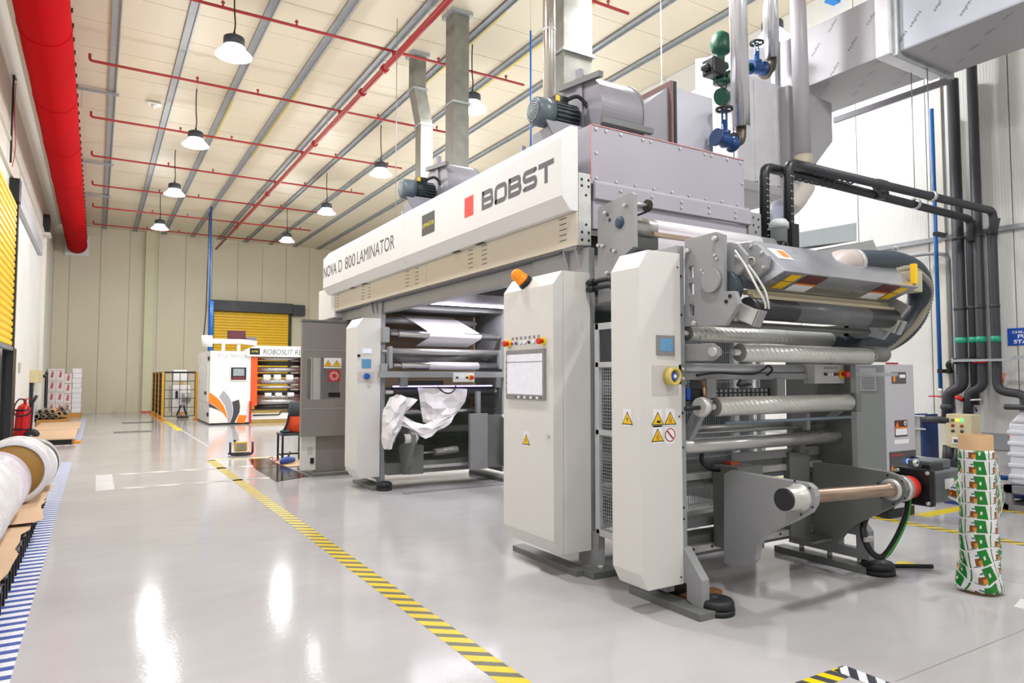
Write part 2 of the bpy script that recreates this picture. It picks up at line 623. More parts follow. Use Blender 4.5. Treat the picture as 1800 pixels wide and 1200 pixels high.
for i, (x, y) in enumerate(LAMP_SPOTS):
    o = lamp0 if i == 0 else copy_tree(lamp0)
    o.location = (x, y, 6.23)
    k = cnt.get(row_name[x], 0)
    cnt[row_name[x]] = k + 1
    o['label'] = 'bell-shaped hanging lamp, %s from the back wall, %s' % (order[(6 if x < 8 else 4) - k], row_name[x])
    o['group'] = 'high bay lamps under the ceiling'
    ld = bpy.data.lights.new('lamp_light', 'AREA')
    ld.shape = 'DISK'
    ld.size = .42
    ld.energy = LAMP_WATTS
    ld.color = LAMP_COLOR
    lo = bpy.data.objects.new('lamp_light', ld)
    COL.objects.link(lo)
    lo.parent = o
    lo.location = (0, 0, -.02)
    pd = bpy.data.lights.new('lamp_glow_light', 'POINT')
    pd.energy = GLOW_WATTS
    pd.shadow_soft_size = .2
    pd.color = LAMP_COLOR
    po = bpy.data.objects.new('lamp_glow_light', pd)
    COL.objects.link(po)
    po.parent = o
    po.location = (0, 0, -.22)

# red fabric air duct
rd = thing('fabric_air_duct', 'long red fabric air duct under the ceiling along the left wall', 'air duct', (-.79, 20, 6.3))
pts = [(-.79, -4 + 36 * i / 40, 6.65) for i in range(41)]
part('sleeve', M().tube(pts, [.345 + .004 * math.sin(i * 2.1) for i in range(41)], 32), duct_red, rd)
part('end_flange', M().box(-1.2, -.38, 31.9, 31.99, 6.22, 7.05), white_plastic, rd, bevel=.01)
for i in range(12):
    yy = -3 + i * 3.0
    part('seam_band', M().ring((-.79, yy, 6.65), (-.79, yy + .03, 6.65), .353, .34, 32), duct_red, rd)
clip = mesh_of('hanger_clip', M().box(-.012, .012, -.02, .02, -.03, .03))
clip.materials.append(black)
yy = 4.0
while yy < 31:
    share('hanger_clip', clip, rd, (-.44, yy, 6.7))
    yy += .5

# sprinkler pipes
mainp = thing('sprinkler_main', 'thick red sprinkler main pipe running the length of the hall', 'pipe', (4.25, 12, 6.9))
part('pipe', M().tube([(4.25, -6, 6.93), (4.25, 31.6, 6.93)], .052, 14), pipe_red, mainp)
for yy in (5.0, 11.4, 12.6, 16.0, 21.2, 26.6):
    part('coupling', M().cyl((4.25, yy, 6.93), (4.25, yy + .1, 6.93), .075, n=14), pipe_red, mainp)
for yy in (3, 9.5, 15, 19, 23, 27):
    part('hanger_rod', M().cyl((4.25, yy, 6.95), (4.25, yy, ZC), .006, n=6), galv, mainp)
for i, yy in enumerate((4.9, 7.95, 11.0, 14.1, 17.2, 20.25, 23.35, 26.4, 29.4)):
    lab = 'thin red sprinkler branch pipe crossing under the ceiling, %s from the back wall' % (['ninth', 'eighth', 'seventh', 'sixth', 'fifth', 'fourth', 'third', 'second', 'first'][i])
    b = thing('sprinkler_branch', lab, 'pipe', (4, yy, 6.9), 'red sprinkler branch pipes')
    xe = 6.9 if yy > 6 else 7.4
    part('pipe', M().tube(rounded([(-.25, yy, 7.18), (-.25, yy, 7.06), (xe, yy, 7.06)], .05), .024, 10), pipe_red, b)
    part('riser', M().cyl((4.25, yy, 6.95), (4.25, yy, 7.07), .032, n=10), pipe_red, b)
    for xx in (1.2, 2.3, 4.8, 6.2):
        part('sprinkler_head', M().lathe((xx + .3, yy, 7.07), (xx + .3, yy, 7.17), [(.018, 0), (.012, .5), (.03, .6), (.03, .7), (.008, 1)], 8), pipe_red, b)
sm = thing('ceiling_sensor', 'small white ceiling sensor beside the second aisle lamp', 'sensor', (.9, 16.6, ZC - .12))
part('plate', M().box(.78, 1.06, 16.5, 16.72, ZC - .07, ZC - .05), white_plastic, sm, bevel=.01)
part('dome', M().lathe((.92, 16.6, ZC - .07), (.92, 16.6, ZC - .16), [(.06, 0), (.05, .6), (.02, 1)], 12), white_plastic, sm)
for i, yy in enumerate((8.6, 16.4, 22.0, 26.0)):
    solo('ceiling_strut', M().box(-.5, .25, yy - .03, yy + .03, ZC - .1, ZC - .05).box(-.42, -.41, yy, yy + .01, 6.97, ZC - .05),
         strut, 'short galvanised strut beside the red duct, %s from the camera' % ['nearest', 'second', 'third', 'fourth'][i], 'strut', 'struts holding the red duct')

# ================================================================ floor markings
yb = striped('yellow_black_tape', '#e3c71a', '#6a6957', (.62, .78, 0), .115, .58)
bw = striped('blue_white_tape', '#e7e9ef', '#2a4fa5', (0, 1, 0), .125, .55)
bw2 = striped('faded_blue_white_tape', '#d3d6e6', '#8f9ed0', (0, 1, 0), .125, .55)
gw = striped('grey_white_tape', '#cfcece', '#a3a2a2', (.8, .6, 0), .34, .5)
rw = striped('red_white_tape', '#e9dcdc', '#c58c98', (1, 0, 0), .16, .5)
kw = striped('black_white_tape', '#e6e8ec', '#3d3f49', (.62, -.78, 0), .075, .5)
yk = striped('yellow_dark_tape', '#efd60c', '#4a4b52', (.96, .28, 0), .105, .5)
plain_y = mat('yellow_floor_paint', '#e0c81e', .4)

def tape(name, x0, x1, y0, y1, m, label, cat='floor tape', h=.0015):
    return solo(name, M().box(x0, x1, y0, y1, .0002, h), m, label, cat)
tape('hazard_tape', 1.672, 1.808, .6, 13.05, yb, 'long yellow hazard tape on the floor beside the laminator')
tape('aisle_tape', -.475, -.315, 1.5, 12.4, bw, 'blue and white striped aisle tape along the left side')
tape('aisle_tape', -.475, -.315, 12.4, 14.0, bw2, 'faded far end of the blue and white aisle tape')
tape('aisle_tape', -1.3, -.48, 13.75, 13.9, bw2, 'faded striped tape crossing behind the film rolls')
tape('aisle_tape', -.42, -.26, 19.0, 29.0, bw2, 'pale blue tape beside the cardboard platform')
tape('floor_marking', .245, 3.0, 11.78, 11.93, gw, 'grey and white hatched floor line, farther of two')
tape('floor_marking', .245, 3.0, 10.3, 10.42, gw, 'grey and white hatched floor line, nearer of two')
tape('floor_marking', .03, .24, 10.3, 11.95, mat('white_floor_paint', '#c6c5c6', .4), 'short white floor bar closing the hatched lines')
tape('hazard_tape', 1.7, 3.1, 12.95, 13.08, striped('worn_yellow_tape', '#ddcf72', '#bfbca8', (1, .4, 0), .3, .55), 'worn yellow hazard tape crossing under the work light')
tape('yellow_line', 1.9, 2.06, 20.6, 25.6, plain_y, 'yellow floor line leading to the safety cage')
tape('dashed_line', 2.0, 2.06, 15.5, 20.4, gw, 'thin dashed pale line on the floor after the yellow line')
tape('hazard_tape', 6.86, 7.0, -1.0, 8.5, yb, 'yellow hazard tape on the floor right of the laminator')
tape('hazard_tape', 8.42, 8.56, -1.0, 7.0, yb, 'yellow hazard tape on the floor by the right wall')
tape('hazard_tape', 7.4, 8.4, 3.95, 4.1, plain_y, 'short yellow tape near the core tube')
tape('corner_tape', 2.2, 3.25, 2.075, 2.172, yk, 'bold yellow and black tape corner at the bottom edge')
tape('corner_tape', 3.16, 3.26, 1.2, 2.16, kw, 'black and white striped tape running to the bottom edge', h=.003)
solo('tape_scrap', M().prism([(4.99, 2.15), (5.2, 2.2), (5.24, 2.08), (5.0, 2.09)], 'Z', 0, .006), white_plastic, 'white tape scrap on the floor at the right edge', 'tape')
tape('warning_tape', -1.35, -.35, 17.35, 17.5, rw, 'red and white tape in front of the cardboard platform')
solo('orange_marker', M().box(-.42, -.26, 17.95, 18.3, .0025, .03), mat('orange_marker', '#e8941a', .5), 'orange marker at the platform corner', 'marker')

drain_m = mat('steel_drain', '#5b5c5c', .4, .5)
for i, (xa, xb, yy, nm) in enumerate(((.72, 1.6, 24.9, 'farther'), (.42, 1.3, 20.8, 'nearer'))):
    d = thing('floor_drain', 'slotted steel floor drain, %s of the pair' % nm, 'drain', ((xa + xb) / 2, yy, 0), 'floor drains in the aisle')
    part('frame', M().box(xa, xb, yy - .25, yy - .2, 0, .006).box(xa, xb, yy + .2, yy + .25, 0, .006), drain_m, d)
    nb = 16
    bar = mesh_of('grate_bar', M().box(-.014, .014, -.2, .2, 0, .005))
    bar.materials.append(drain_m)
    for k in range(nb):
        share('grate_bar', bar, d, (xa + .02 + (xb - xa - .04) * k / (nb - 1), yy, 0))

# ================================================================ left side
kraft = mat('kraft_cardboard', '#c9a988', .75, var=.08, scale=4)
kraft_d = mat('brown_cardboard', '#b4916a', .8, var=.1, scale=3)
film_w = mat('white_film_roll', '#dedde0', .28, var=.05, scale=5, bump=.35, bscale=9)
film_p = mat('wrapped_film_roll', '#d4ccdb', .2, var=.06, scale=5, bump=.6, bscale=11)
foil = mat('clear_wrap', '#e9e6ea', .15, var=.04, bump=.8, bscale=14)
gold = mat('brown_core_paper', '#9c7433', .6)

def black_pallet(label, x0, x1, y0, y1, z1):
    p = thing('plastic_pallet', label, 'pallet', ((x0 + x1) / 2, (y0 + y1) / 2, 0), 'black pallets under the film rolls')
    part('deck', M().box(x0, x1, y0, y1, z1 - .035, z1), black, p, bevel=.004)
    for ix in range(3):
        for iy in range(3):
            cx = x0 + .06 + (x1 - x0 - .12) * ix / 2
            cy = y0 + .06 + (y1 - y0 - .12) * iy / 2
            part('foot', M().lathe((cx, cy, 0), (cx, cy, z1 - .035), [(.05, 0), (.065, 1)], 8), black, p)
    for k in range(7):
        yy = y0 + .02 + (y1 - y0 - .06) * k / 6
        part('rib', M().box(x1 - .03, x1 + .012, yy, yy + .025, z1 - .13, z1), black, p)
    return p
for i, (ya, nm) in enumerate(((4.1, 'nearest'), (5.45, 'second'), (6.8, 'third'), (8.15, 'farthest'))):
    black_pallet('black plastic pallet under the film rolls, %s of four' % nm, -1.45, -.46, ya, ya + 1.25, .17)
def sheet(label, x0, x1, y0, y1, z, amp):
    m = M()
    nx, ny = 6, 14
    vs = []
    for j in range(ny + 1):
        for i in range(nx + 1):
            xx = x0 + (x1 - x0) * i / nx
            yy = y0 + (y1 - y0) * j / ny
            if i == nx:
                xx += random.uniform(-.03, .03)
            vs.append((xx, yy, z + (amp * (i / nx) ** 3 * math.sin(j * 1.9 + y0) if i else 0)))
    top = len(vs)
    vs += [(a, b, c - .006) for a, b, c in vs]
    fs = []
    for j in range(ny):
        for i in range(nx):
            a = j * (nx + 1) + i
            fs.append((a, a + 1, a + nx + 2, a + nx + 1))
            fs.append((top + a + nx + 1, top + a + nx + 2, top + a + 1, top + a))
    for j in range(ny):
        a = j * (nx + 1) + nx
        fs.append((a, a + top, a + top + nx + 1, a + nx + 1))
    m.add(vs, fs, False)
    return solo('cardboard_sheet', m, kraft, label, 'cardboard', 'cardboard sheets on the pallets')
sheet('brown cardboard sheet on the pallets under the nearest film roll', -1.46, -.46, 3.9, 7.3, .185, .008)
sheet('brown cardboard sheet with a ragged edge under the far film rolls', -1.46, -.4, 7.2, 9.6, .2, .014)

def film_roll(label, y0, y1, r, xc, mt, core, z0):
    f = thing('film_roll', label, 'film roll', (xc, (y0 + y1) / 2, z0), 'large film rolls on the left pallets')
    zc = z0 + r
    prof = [(.06, 0), (r * .955, 0), (r * .99, .015), (r, .05), (r * 1.004, .3), (r * .995, .6), (r, .95), (r * .96, 1), (.06, 1)]
    part('film', M().lathe((xc, y0, zc), (xc, y1, zc), prof, 48, caps=False), mt, f)
    part('core', M().ring((xc, y0 - .012, zc), (xc, y1 + .012, zc), .085, .07, 20), gold, f)
    if core:
        part('end_disc', M().ring((xc, y0 - .012, zc), (xc, y0 + .002, zc), r * .83, .09, 36), gold, f, label='brown paper end disc')
        part('wrap', M().ring((xc, y0 - .02, zc), (xc, y0 + .3, zc), r * 1.015, r * .86, 40), film_w, f)
    return f
film_roll('big glossy white film roll at the left edge, nearest', 5.2, 6.9, .32, -.8, film_w, False, .2)
film_roll('lilac wrapped film roll, second from the camera', 7.0, 7.8, .29, -.775, film_p, False, .2)
film_roll('white film roll with a brown end disc, third from the camera', 8.3, 8.95, .31, -.68, film_w, True, .21)
r4 = film_roll('small wrapped film roll with a dark patch, farthest of four', 9.05, 9.7, .27, -.61, foil, False, .21)
part('dark_patch', M().ring((-.61, 9.2, .48), (-.61, 9.4, .48), .274, .262, 36), black, r4)

# wheeled fire extinguisher
red = mat('glossy_red_paint', '#c3121a', .25, var=.04)
ex = thing('fire_extinguisher', 'red wheeled fire extinguisher by the left doorway', 'extinguisher', (-1.36, 18.75, 0))
part('cylinder', M().lathe((-1.38, 18.7, .06), (-1.34, 18.7, .86), [(.13, 0), (.155, .06), (.155, .8), (.12, .93), (.05, 1)], 24), red, ex)
part('valve', M().cyl((-1.34, 18.7, .86), (-1.34, 18.7, .96), .03, n=10).box(-1.4, -1.24, 18.68, 18.72, .95, .97), red, ex)
part('hose', M().tube(spline([(-1.34, 18.68, .93), (-1.44, 18.6, .96), (-1.52, 18.56, .8), (-1.5, 18.55, .62), (-1.36, 18.53, .6), (-1.22, 18.55, .66), (-1.2, 18.56, .82)], 5), .016, 8), black_rubber, ex)
part('horn', M().lathe((-1.24, 18.55, .78), (-1.12, 18.55, 1.04), [(.018, 0), (.03, .3), (.035, 1)], 10), black_rubber, ex)
part('handle_frame', M().tube(rounded([(-1.22, 18.6, .1), (-1.2, 18.6, .5), (-1.18, 18.6, .85)], .1), .016, 8), black, ex)
for zz in (.28, .7):
    part('strap', M().ring((-1.37, 18.7, zz), (-1.37, 18.7, zz + .035), .162, .15, 24), black, ex)
for yy in (18.52, 18.88):
    w = part('wheel', M().lathe((-1.2, yy, .14), (-1.2, yy + .05, .14), [(.1, 0), (.14, .1), (.14, .9), (.1, 1)], 20), black_rubber, ex)
    part('hub', M().cyl((-1.2, yy - .012, .14), (-1.2, yy + .05, .14), .035, n=12), mat('grey_hub_%d' % int(yy * 100), '#9a9a9a', .5), w)

# cardboard platform, core tubes, boxed goods
cp = thing('cardboard_platform', 'low platform covered with pale cardboard boards near the back left', 'platform', (-.8, 20.5, 0))
part('pallet_base', M().box(-1.25, -.42, 17.75, 23.8, 0, .11), black, cp)
part('cardboard_board', M().box(-1.3, -.36, 17.65, 20.6, .11, .135), kraft, cp)
part('cardboard_board', M().box(-1.32, -.34, 20.62, 23.9, .11, .14), kraft, cp)
tube_m = mat('grey_core_tube', '#8f8672', .7, var=.1)
tube_k = mat('kraft_core_tube', '#c79b70', .7, var=.1)
tp = [(64, 732), (76.5, 732), (87.5, 732), (99, 731.5), (70.5, 723.5), (81.6, 723), (93, 723), (109.6, 718.5), (115, 726), (104, 727)]
ttl = ['bottom row, leftmost', 'bottom row, second', 'bottom row, third', 'bottom row, fourth', 'top row, left', 'top row, middle', 'top row, right', 'highest, at the right', 'far right, tilted', 'kraft coloured, in the gap at the right']
TUBE_POS = [(-1.503, 25.000, 0.266), (-1.327, 25.000, 0.261), (-1.171, 25.000, 0.256), (-1.007, 25.000, 0.260), (-1.416, 25.000, 0.407), (-1.259, 25.000, 0.412), (-1.097, 25.000, 0.408), (-0.860, 25.000, 0.479), (-0.778, 25.000, 0.348), (-0.937, 25.000, 0.335)]
for i, (p, l) in enumerate(zip(TUBE_POS, ttl)):
    t = thing('core_tube', 'cardboard core tube in the pile, %s' % l, 'tube', (p[0], 25.6, p[2] - .08), 'core tubes piled on the pallet')
    part('tube', M().ring((p[0], 25.0 + .05 * (i % 3), p[2]), (p[0] + .02, 26.4, p[2]), .074, .054, 18), tube_k if i in (6, 9) else tube_m, t)
    part('tube_inside_shade', M().ring((p[0], 25.03 + .05 * (i % 3), p[2]), (p[0] + .02, 26.35, p[2]), .055, .052, 18), black, t)  # black inner ring: the shade inside the hollow tube, put in as colour
solo('wooden_pallet', M().box(-1.5, -.72, 24.9, 26.5, .1, .165).box(-1.5, -.72, 24.9, 25.0, 0, .1).box(-1.5, -.72, 26.4, 26.5, 0, .1).box(-1.5, -.72, 25.65, 25.75, 0, .1),
     mat('pallet_wood', '#b98543', .7, var=.15), 'wooden pallet under the pile of core tubes', 'pallet')
carton_m = mat('white_printed_carton', '#e3dcd6', .55, var=.05, scale=8)
print_red = mat('red_carton_print', '#c4596c', .55)
wp = solo('wooden_pallet', M().box(-1.5, -.45, 29.6, 30.9, .1, .14).box(-1.5, -.45, 29.6, 29.7, 0, .1).box(-1.5, -.45, 30.8, 30.9, 0, .1), mat('orange_pallet_wood', '#c98f3c', .7), 'orange wooden pallet under the white cartons', 'pallet')
cols = [(-1.48, -1.24, 4, .4), (-1.235, -.99, 4, .4), (-.985, -.76, 4, .36)]
ro = ['bottom', 'second', 'third', 'top']
for ci, (a, b, nr, hh) in enumerate(cols):
    for k in range(nr):
        z0 = .142 + k * hh
        lab = 'white carton with red print in the pallet stack, %s row, %s column' % (ro[k], ['left', 'middle', 'right'][ci])
        c = thing('carton', lab, 'carton', ((a + b) / 2, 30.2, z0), 'white cartons stacked on the back pallet')
        part('box', M().box(a, b, 29.65, 30.85, z0, z0 + hh - .006), carton_m, c, bevel=.006)
        cx = (a + b) / 2
        part('print', M().add([(cx - .05, 29.647, z0 + .1), (cx + .03, 29.647, z0 + .08), (cx + .05, 29.647, z0 + .28), (cx - .01, 29.647, z0 + .31)], [(0, 1, 2, 3)]), print_red, c)
        part('print_line', M().box(cx - .08, cx + .08, 29.646, 29.648, z0 + .33, z0 + .345), print_red, c)
m = M()
for i in range(9):
    z = .142 + i * .18
    m.box(-.75 + .006 * math.sin(i * 3), -.46 + .01 * math.sin(i * 2), 29.66, 30.84, z, z + .178)
solo('wrapped_stack', m, foil, 'shrink-wrapped stack of white goods right of the cartons', 'wrapped goods', bevel=.02)
solo('dark_board', M().box(-1.53, -1.5, 29.2, 31.2, 0, 1.62), black, 'dark board standing behind the white cartons', 'board')

# wall fittings on the left wall
beige = mat('beige_enclosure', '#cbbd94', .5)
eb = thing('electrical_box', 'beige electrical box with cable tray on the left wall', 'electrical box', (X0, 23.6, .1))
part('box', M().box(X0, X0 + .18, 22.7, 24.8, 1.29, 1.64), beige, eb, bevel=.01)
part('switch', M().cyl((X0 + .18, 25.0, 1.47), (X0 + .26, 25.0, 1.47), .05, n=12), black, eb)
part('cable_tray', M().box(X0, X0 + .06, 23.0, 23.5, .1, 1.29), galv, eb)
part('conduit', M().box(X0, X0 + .08, 22.75, 22.95, .1, 1.29), black, eb)
solo('wall_switch', M().box(X0, X0 + .03, 19.45, 19.75, 1.55, 1.78), mat('grey_switch', '#a8a69a', .5), 'small grey switch plate on the left wall', 'switch', bevel=.006)
cc = thing('conduit', 'thin dark conduit rising above the left shutter with a red wire', 'conduit', (X0 + .05, 15.5, 5.5))
part('pipe', M().tube(rounded([(X0 + .05, 15.9, 5.5), (X0 + .05, 15.9, 7.2), (X0 + .05, 16.3, 7.25)], .05), .018, 8), black, cc)
part('wire', M().tube(spline([(X0 + .05, 16.3, 7.2), (X0 + .06, 16.1, 6.6), (X0 + .06, 16.5, 6.0), (X0 + .05, 16.2, 5.5)], 6), .008, 6), red, cc)

# ================================================================ back of the hall: cage, slitter
yellow_post = mat('yellow_post_paint', '#e0a413', .4)
black_steel = mat('black_powder_coat', '#1c1d1f', .45)
mwhite = mat('white_machine_paint', '#e9e8e6', .3, var=.02)
cg = thing('safety_cage', 'black mesh safety cage with yellow posts at the back', 'cage', (2.3, 28, 0))
cx0, cx1, cy0, cy1, ch = 1.9, 2.92, 25.6, 30.2, 1.62
for x, y in ((cx0, cy0), (cx1, cy0), (cx0, 27.1), (cx0, 28.7), (cx0, cy1), (cx1, cy1)):
    p = part('post', M().box(x - .035, x + .035, y - .035, y + .035, 0, ch), yellow_post, cg)
    part('foot_plate', M().box(x - .08, x + .08, y - .08, y + .08, 0, .05), mat('orange_foot_%d_%d' % (x * 10, y * 10), '#dd8d1e', .5), p)
def wires(m, a, b, z0, z1, nv, nh, t=.012):
    for i in range(nv + 1):
        f = i / nv
        x, y = a[0] + (b[0] - a[0]) * f, a[1] + (b[1] - a[1]) * f
        m.bar((x, y, z0), (x, y, z1), t)
    for i in range(nh + 1):
        z = z0 + (z1 - z0) * i / nh
        m.bar((a[0], a[1], z), (b[0], b[1], z), t)
    return m
part('front_panel', wires(M(), (cx0 + .05, cy0), (cx1 - .05, cy0), .14, ch - .02, 4, 5, .02), black_steel, cg)
part('top_rail', M().box(cx0, cx1, cy0 - .02, cy0 + .02, ch - .05, ch + .01).box(cx0 - .02, cx0 + .02, cy0, cy1, ch - .05, ch), black_steel, cg)
for a, b in ((25.65, 27.05), (27.15, 28.65), (28.75, 30.15)):
    part('side_panel', wires(M(), (cx0, a), (cx0, b), .14, ch - .06, 6, 8, .018), black_steel, cg)
rb = thing('feeder_unit', 'white machine unit standing inside the safety cage', 'machine', (2.6, 27.5, 0))
part('body', M().box(2.3, 2.9, 27.2, 28.4, .2, 1.15), mwhite, rb, bevel=.02)
part('roll', M().cyl((2.62, 27.1, .72), (2.9, 27.1, .72), .16, n=18), galv, rb)
part('top_cover', M().box(2.35, 2.8, 27.3, 28.0, 1.3, 1.7), mwhite, rb, bevel=.03)
part('panel', M().box(2.42, 2.5, 27.15, 27.2, .7, .95), black, rb)
part('arm', M().bar((2.45, 26.9, .1), (2.6, 27.0, .45), .04).bar((2.75, 26.9, .1), (2.68, 27.0, .45), .04).box(2.45, 2.8, 26.5, 26.9, .02, .06), black_steel, rb)

orange = mat('orange_machine_paint', '#e2551b', .4)
org_deco = mat('orange_decal', '#ef7f12', .4, var=0)
grey_deco = mat('grey_decal', '#a5a4a9', .4, var=0)
dark_deco = mat('dark_decal', '#413f45', .4, var=0)
chrome = mat('chrome_roller', '#c4c6c8', .22, .9, var=.06, scale=5)
steel = mat('brushed_steel', '#b6b7b8', .3, .85, var=.1, scale=8, wave=('X', 60.0, .12))
sl = thing('slitter_rewinder', 'white slitter machine with orange petals in front of the far shutter', 'machine', (3.5, 23, 0))
SY = 22.5
cab = part('cabinet', M().box(2.93, 4.1, SY, 25.4, .05, 2.24), mwhite, sl, bevel=.012)
part('plinth', M().box(2.95, 4.08, SY + .02, 25.38, 0, .05), black, sl)
def deco(pts, m, name='decal'):
    part(name, M().add([(a, SY - .003, b) for a, b in pts], [tuple(range(len(pts)))]), m, cab)
def arc(c, r, a0, a1, n=10):
    return [(c[0] + r * math.cos(math.radians(a0 + (a1 - a0) * i / n)), c[1] + r * math.sin(math.radians(a0 + (a1 - a0) * i / n))) for i in range(n + 1)]
deco([(2.909, 0.991), (3.021, 0.921), (3.184, 0.782), (3.332, 0.572), (3.426, 0.312), (3.438, 0.156), (3.354, 0.314), (3.222, 0.455), (3.060, 0.595), (2.915, 0.684)], org_deco, 'orange_petal')
deco([(2.916, 0.667), (3.060, 0.578), (3.223, 0.437), (3.288, 0.384), (3.126, 0.474), (2.918, 0.547)], dark_deco, 'dark_petal')
deco([(3.323, 1.038), (3.456, 0.881), (3.557, 0.689), (3.594, 0.480), (3.582, 0.273), (3.505, 0.050), (3.456, 0.052), (3.451, 0.311), (3.364, 0.589), (3.198, 0.850)], grey_deco, 'grey_petal')
deco([(3.573, 0.689), (3.769, 0.755), (3.806, 0.562), (3.793, 0.371), (3.714, 0.182), (3.651, 0.045), (3.521, 0.050), (3.598, 0.272), (3.610, 0.480)], dark_deco, 'dark_petal')
deco([(3.778, 0.284), (4.010, 0.260), (3.948, 0.035), (3.700, 0.044)], org_deco, 'orange_petal')
scr = part('control_panel', M().box(3.48, 4.0, SY - .03, SY, 1.32, 1.78), white_plastic, cab, bevel=.02)
part('bezel', M().box(3.52, 3.96, SY - .04, SY - .03, 1.36, 1.74), black, cab)
part('screen', M().box(3.58, 3.9, SY - .045, SY - .04, 1.48, 1.7), mat('grey_screen', '#9aa3ab', .2, var=.2, scale=30), cab)
part('button_strip', M().box(3.56, 3.92, SY - .045, SY - .04, 1.38, 1.44), mat('maroon_buttons', '#7a2a2a', .4), cab)
dk = mat('dark_lettering', '#3c3d42', .5, var=0)
gl = mat('pale_lettering', '#a9a9a9', .5, var=0)
text('lettering', 'SP ULTRAFLEX', (3.12, SY - .002, 2.03), *NEARFACE, .86, .13, gl, cab)
part('side_door', M().box(2.915, 2.93, 22.9, 24.6, .7, 1.9), white_plastic, cab)
part('side_label', M().box(2.91, 2.914, 23.0, 23.6, .9, 1.0), mat('side_label', '#5b5a30', .5), cab)
for zz in (.25, 1.95):
    for yy in (22.62, 22.85):
        part('hinge', M().box(2.912, 2.93, yy, yy + .08, zz, zz + .12), black, cab)
part('orange_column', M().box(4.1, 4.3, SY, SY + .5, .55, 2.1), orange, sl, bevel=.01)
part('red_guard', M().box(4.07, 4.12, SY - .1, SY, .02, .7), red, sl)
part('red_frame', M().box(5.68, 5.8, SY + .05, SY + .4, .55, 1.95), red, sl)
bm_ = part('header_beam', M().prism([(3.95, 2.08), (6.6, 2.08), (6.6, 2.42), (4.25, 2.42), (3.95, 2.3)], 'Y', SY - .1, SY + .5), mwhite, sl, bevel=.02)
part('nameplate', M().box(4.04, 4.34, SY - .105, SY - .1, 2.14, 2.34), black, bm_)
text('lettering', 'SLITTER', (4.1, SY - .107, 2.21), *NEARFACE, .19, .055, mat('yellow_lettering', '#d8d020', .5, var=0), bm_, bold=.01)
text('lettering', 'ROBOSLIT REWINDER', (4.44, SY - .103, 2.15), *NEARFACE, 1.95, .165, dk, bm_, shear=.15)
zs = [(2.02, .05, chrome), (1.88, .07, black), (1.68, .08, steel), (1.5, .06, black), (1.3, .075, steel), (1.12, .05, steel), (.95, .07, black), (.82, .05, chrome), (.66, .1, steel), (.5, .07, black)]
for zz, r, mm in zs:
    part('roller', M().cyl((4.28, SY + .22, zz), (5.7, SY + .22, zz), r, n=16), mm, sl)
for xx in (4.5, 4.82, 5.2):
    part('paper_reel', M().cyl((xx, SY + .2, 1.42), (xx + .22, SY + .2, 1.42), .11, n=18), white_plastic, sl)
    part('paper_reel', M().cyl((xx + .05, SY + .14, .88), (xx + .25, SY + .14, .88), .07, n=16), white_plastic, sl)
part('base_beam', M().box(4.1, 6.2, SY + .1, SY + .4, .12, .3), mwhite, sl, bevel=.01)
part('pneumatic_line', M().tube(rounded([(4.2, SY + .08, .26), (5.0, SY + .08, .26), (5.05, SY + .08, .36), (5.7, SY + .08, .36)], .03), .02, 8), black, sl)
part('back_frame', M().box(5.7, 6.3, SY + .1, SY + .6, 0, 2.12), dark_green, sl)
tr = thing('trim_extraction', 'white trim extraction pipes and motor on top of the slitter', 'pipes', (3.6, 23, 2.24))
part('duct', M().tube(rounded([(2.95, 22.9, 2.55), (3.5, 22.9, 2.55), (3.9, 22.8, 2.55), (4.3, 22.7, 2.5)], .1), .08, 14), mwhite, tr)
part('blower', M().cyl((2.88, 22.9, 2.38), (2.88, 22.9, 2.72), .16, n=18), mwhite, tr)
for xx in (3.3, 3.75):
    part('stand', M().box(xx, xx + .09, 22.85, 22.95, 2.24, 2.5), mwhite, tr)
part('motor_box', M().box(3.5, 4.0, 22.9, 23.2, 2.62, 2.9), mat('maroon_motor', '#59212e', .5), tr)
part('bracket', M().box(4.0, 4.3, 22.75, 22.85, 2.6, 2.7), mat('grey_bracket', '#6b6f7a', .5), tr)

ap = thing('air_drop_pipe', 'blue compressed air pipe dropping to the slitter at the back', 'pipe', (3.2, 25.0, 2.2))
part('pipe', M().cyl((3.2, 25.0, 2.3), (3.18, 25.0, 7.2), .035, n=10), mat('blue_air_pipe', '#1560ad', .35), ap)
part('wide_section', M().cyl((3.26, 24.98, 2.2), (3.26, 24.98, 4.0), .06, n=12), MATS['blue_air_pipe'], ap)
part('cable', M().tube(spline([(3.12, 24.95, 7.0), (3.1, 24.95, 5), (3.08, 24.95, 3.6), (3.0, 24.95, 2.5)], 5), .018, 6), black, ap)

# things on the floor behind the laminator
wl_ = thing('work_light', 'small yellow work light on a black tube stand on the floor', 'work light', (2.3, 13.5, 0))
part('stand', M().tube(rounded([(2.12, 13.45, .26), (2.12, 13.45, .03), (2.5, 13.4, .03), (2.5, 13.4, .26)], .06), .02, 8).tube(rounded([(2.12, 13.7, .03), (2.5, 13.65, .03)], .05), .02, 8), black, wl_)
part('lamp_head', M().box(2.2, 2.42, 13.44, 13.56, .08, .26), mat('work_light_yellow', '#c9a63d', .5), wl_, bevel=.02)
part('lens', M().box(2.23, 2.39, 13.43, 13.44, .11, .23), mat('work_light_lens', '#8c8776', .2), wl_)
part('knob', M().cyl((2.2, 13.45, .28), (2.2, 13.5, .28), .02, n=8), black, wl_)
st_ = thing('metal_stool', 'black steel stool beside the grey guard cabinet', 'stool', (2.85, 12.1, 0))
part('seat', M().box(2.68, 3.1, 11.9, 12.3, .46, .5), mat('dark_blue_grey_seat', '#3d4652', .5), st_, bevel=.006)
for x, y in ((2.7, 11.92), (3.06, 11.92), (2.7, 12.26), (3.06, 12.26)):
    part('leg', M().bar((x, y, 0), (x, y, .46), .03), black_steel, st_)
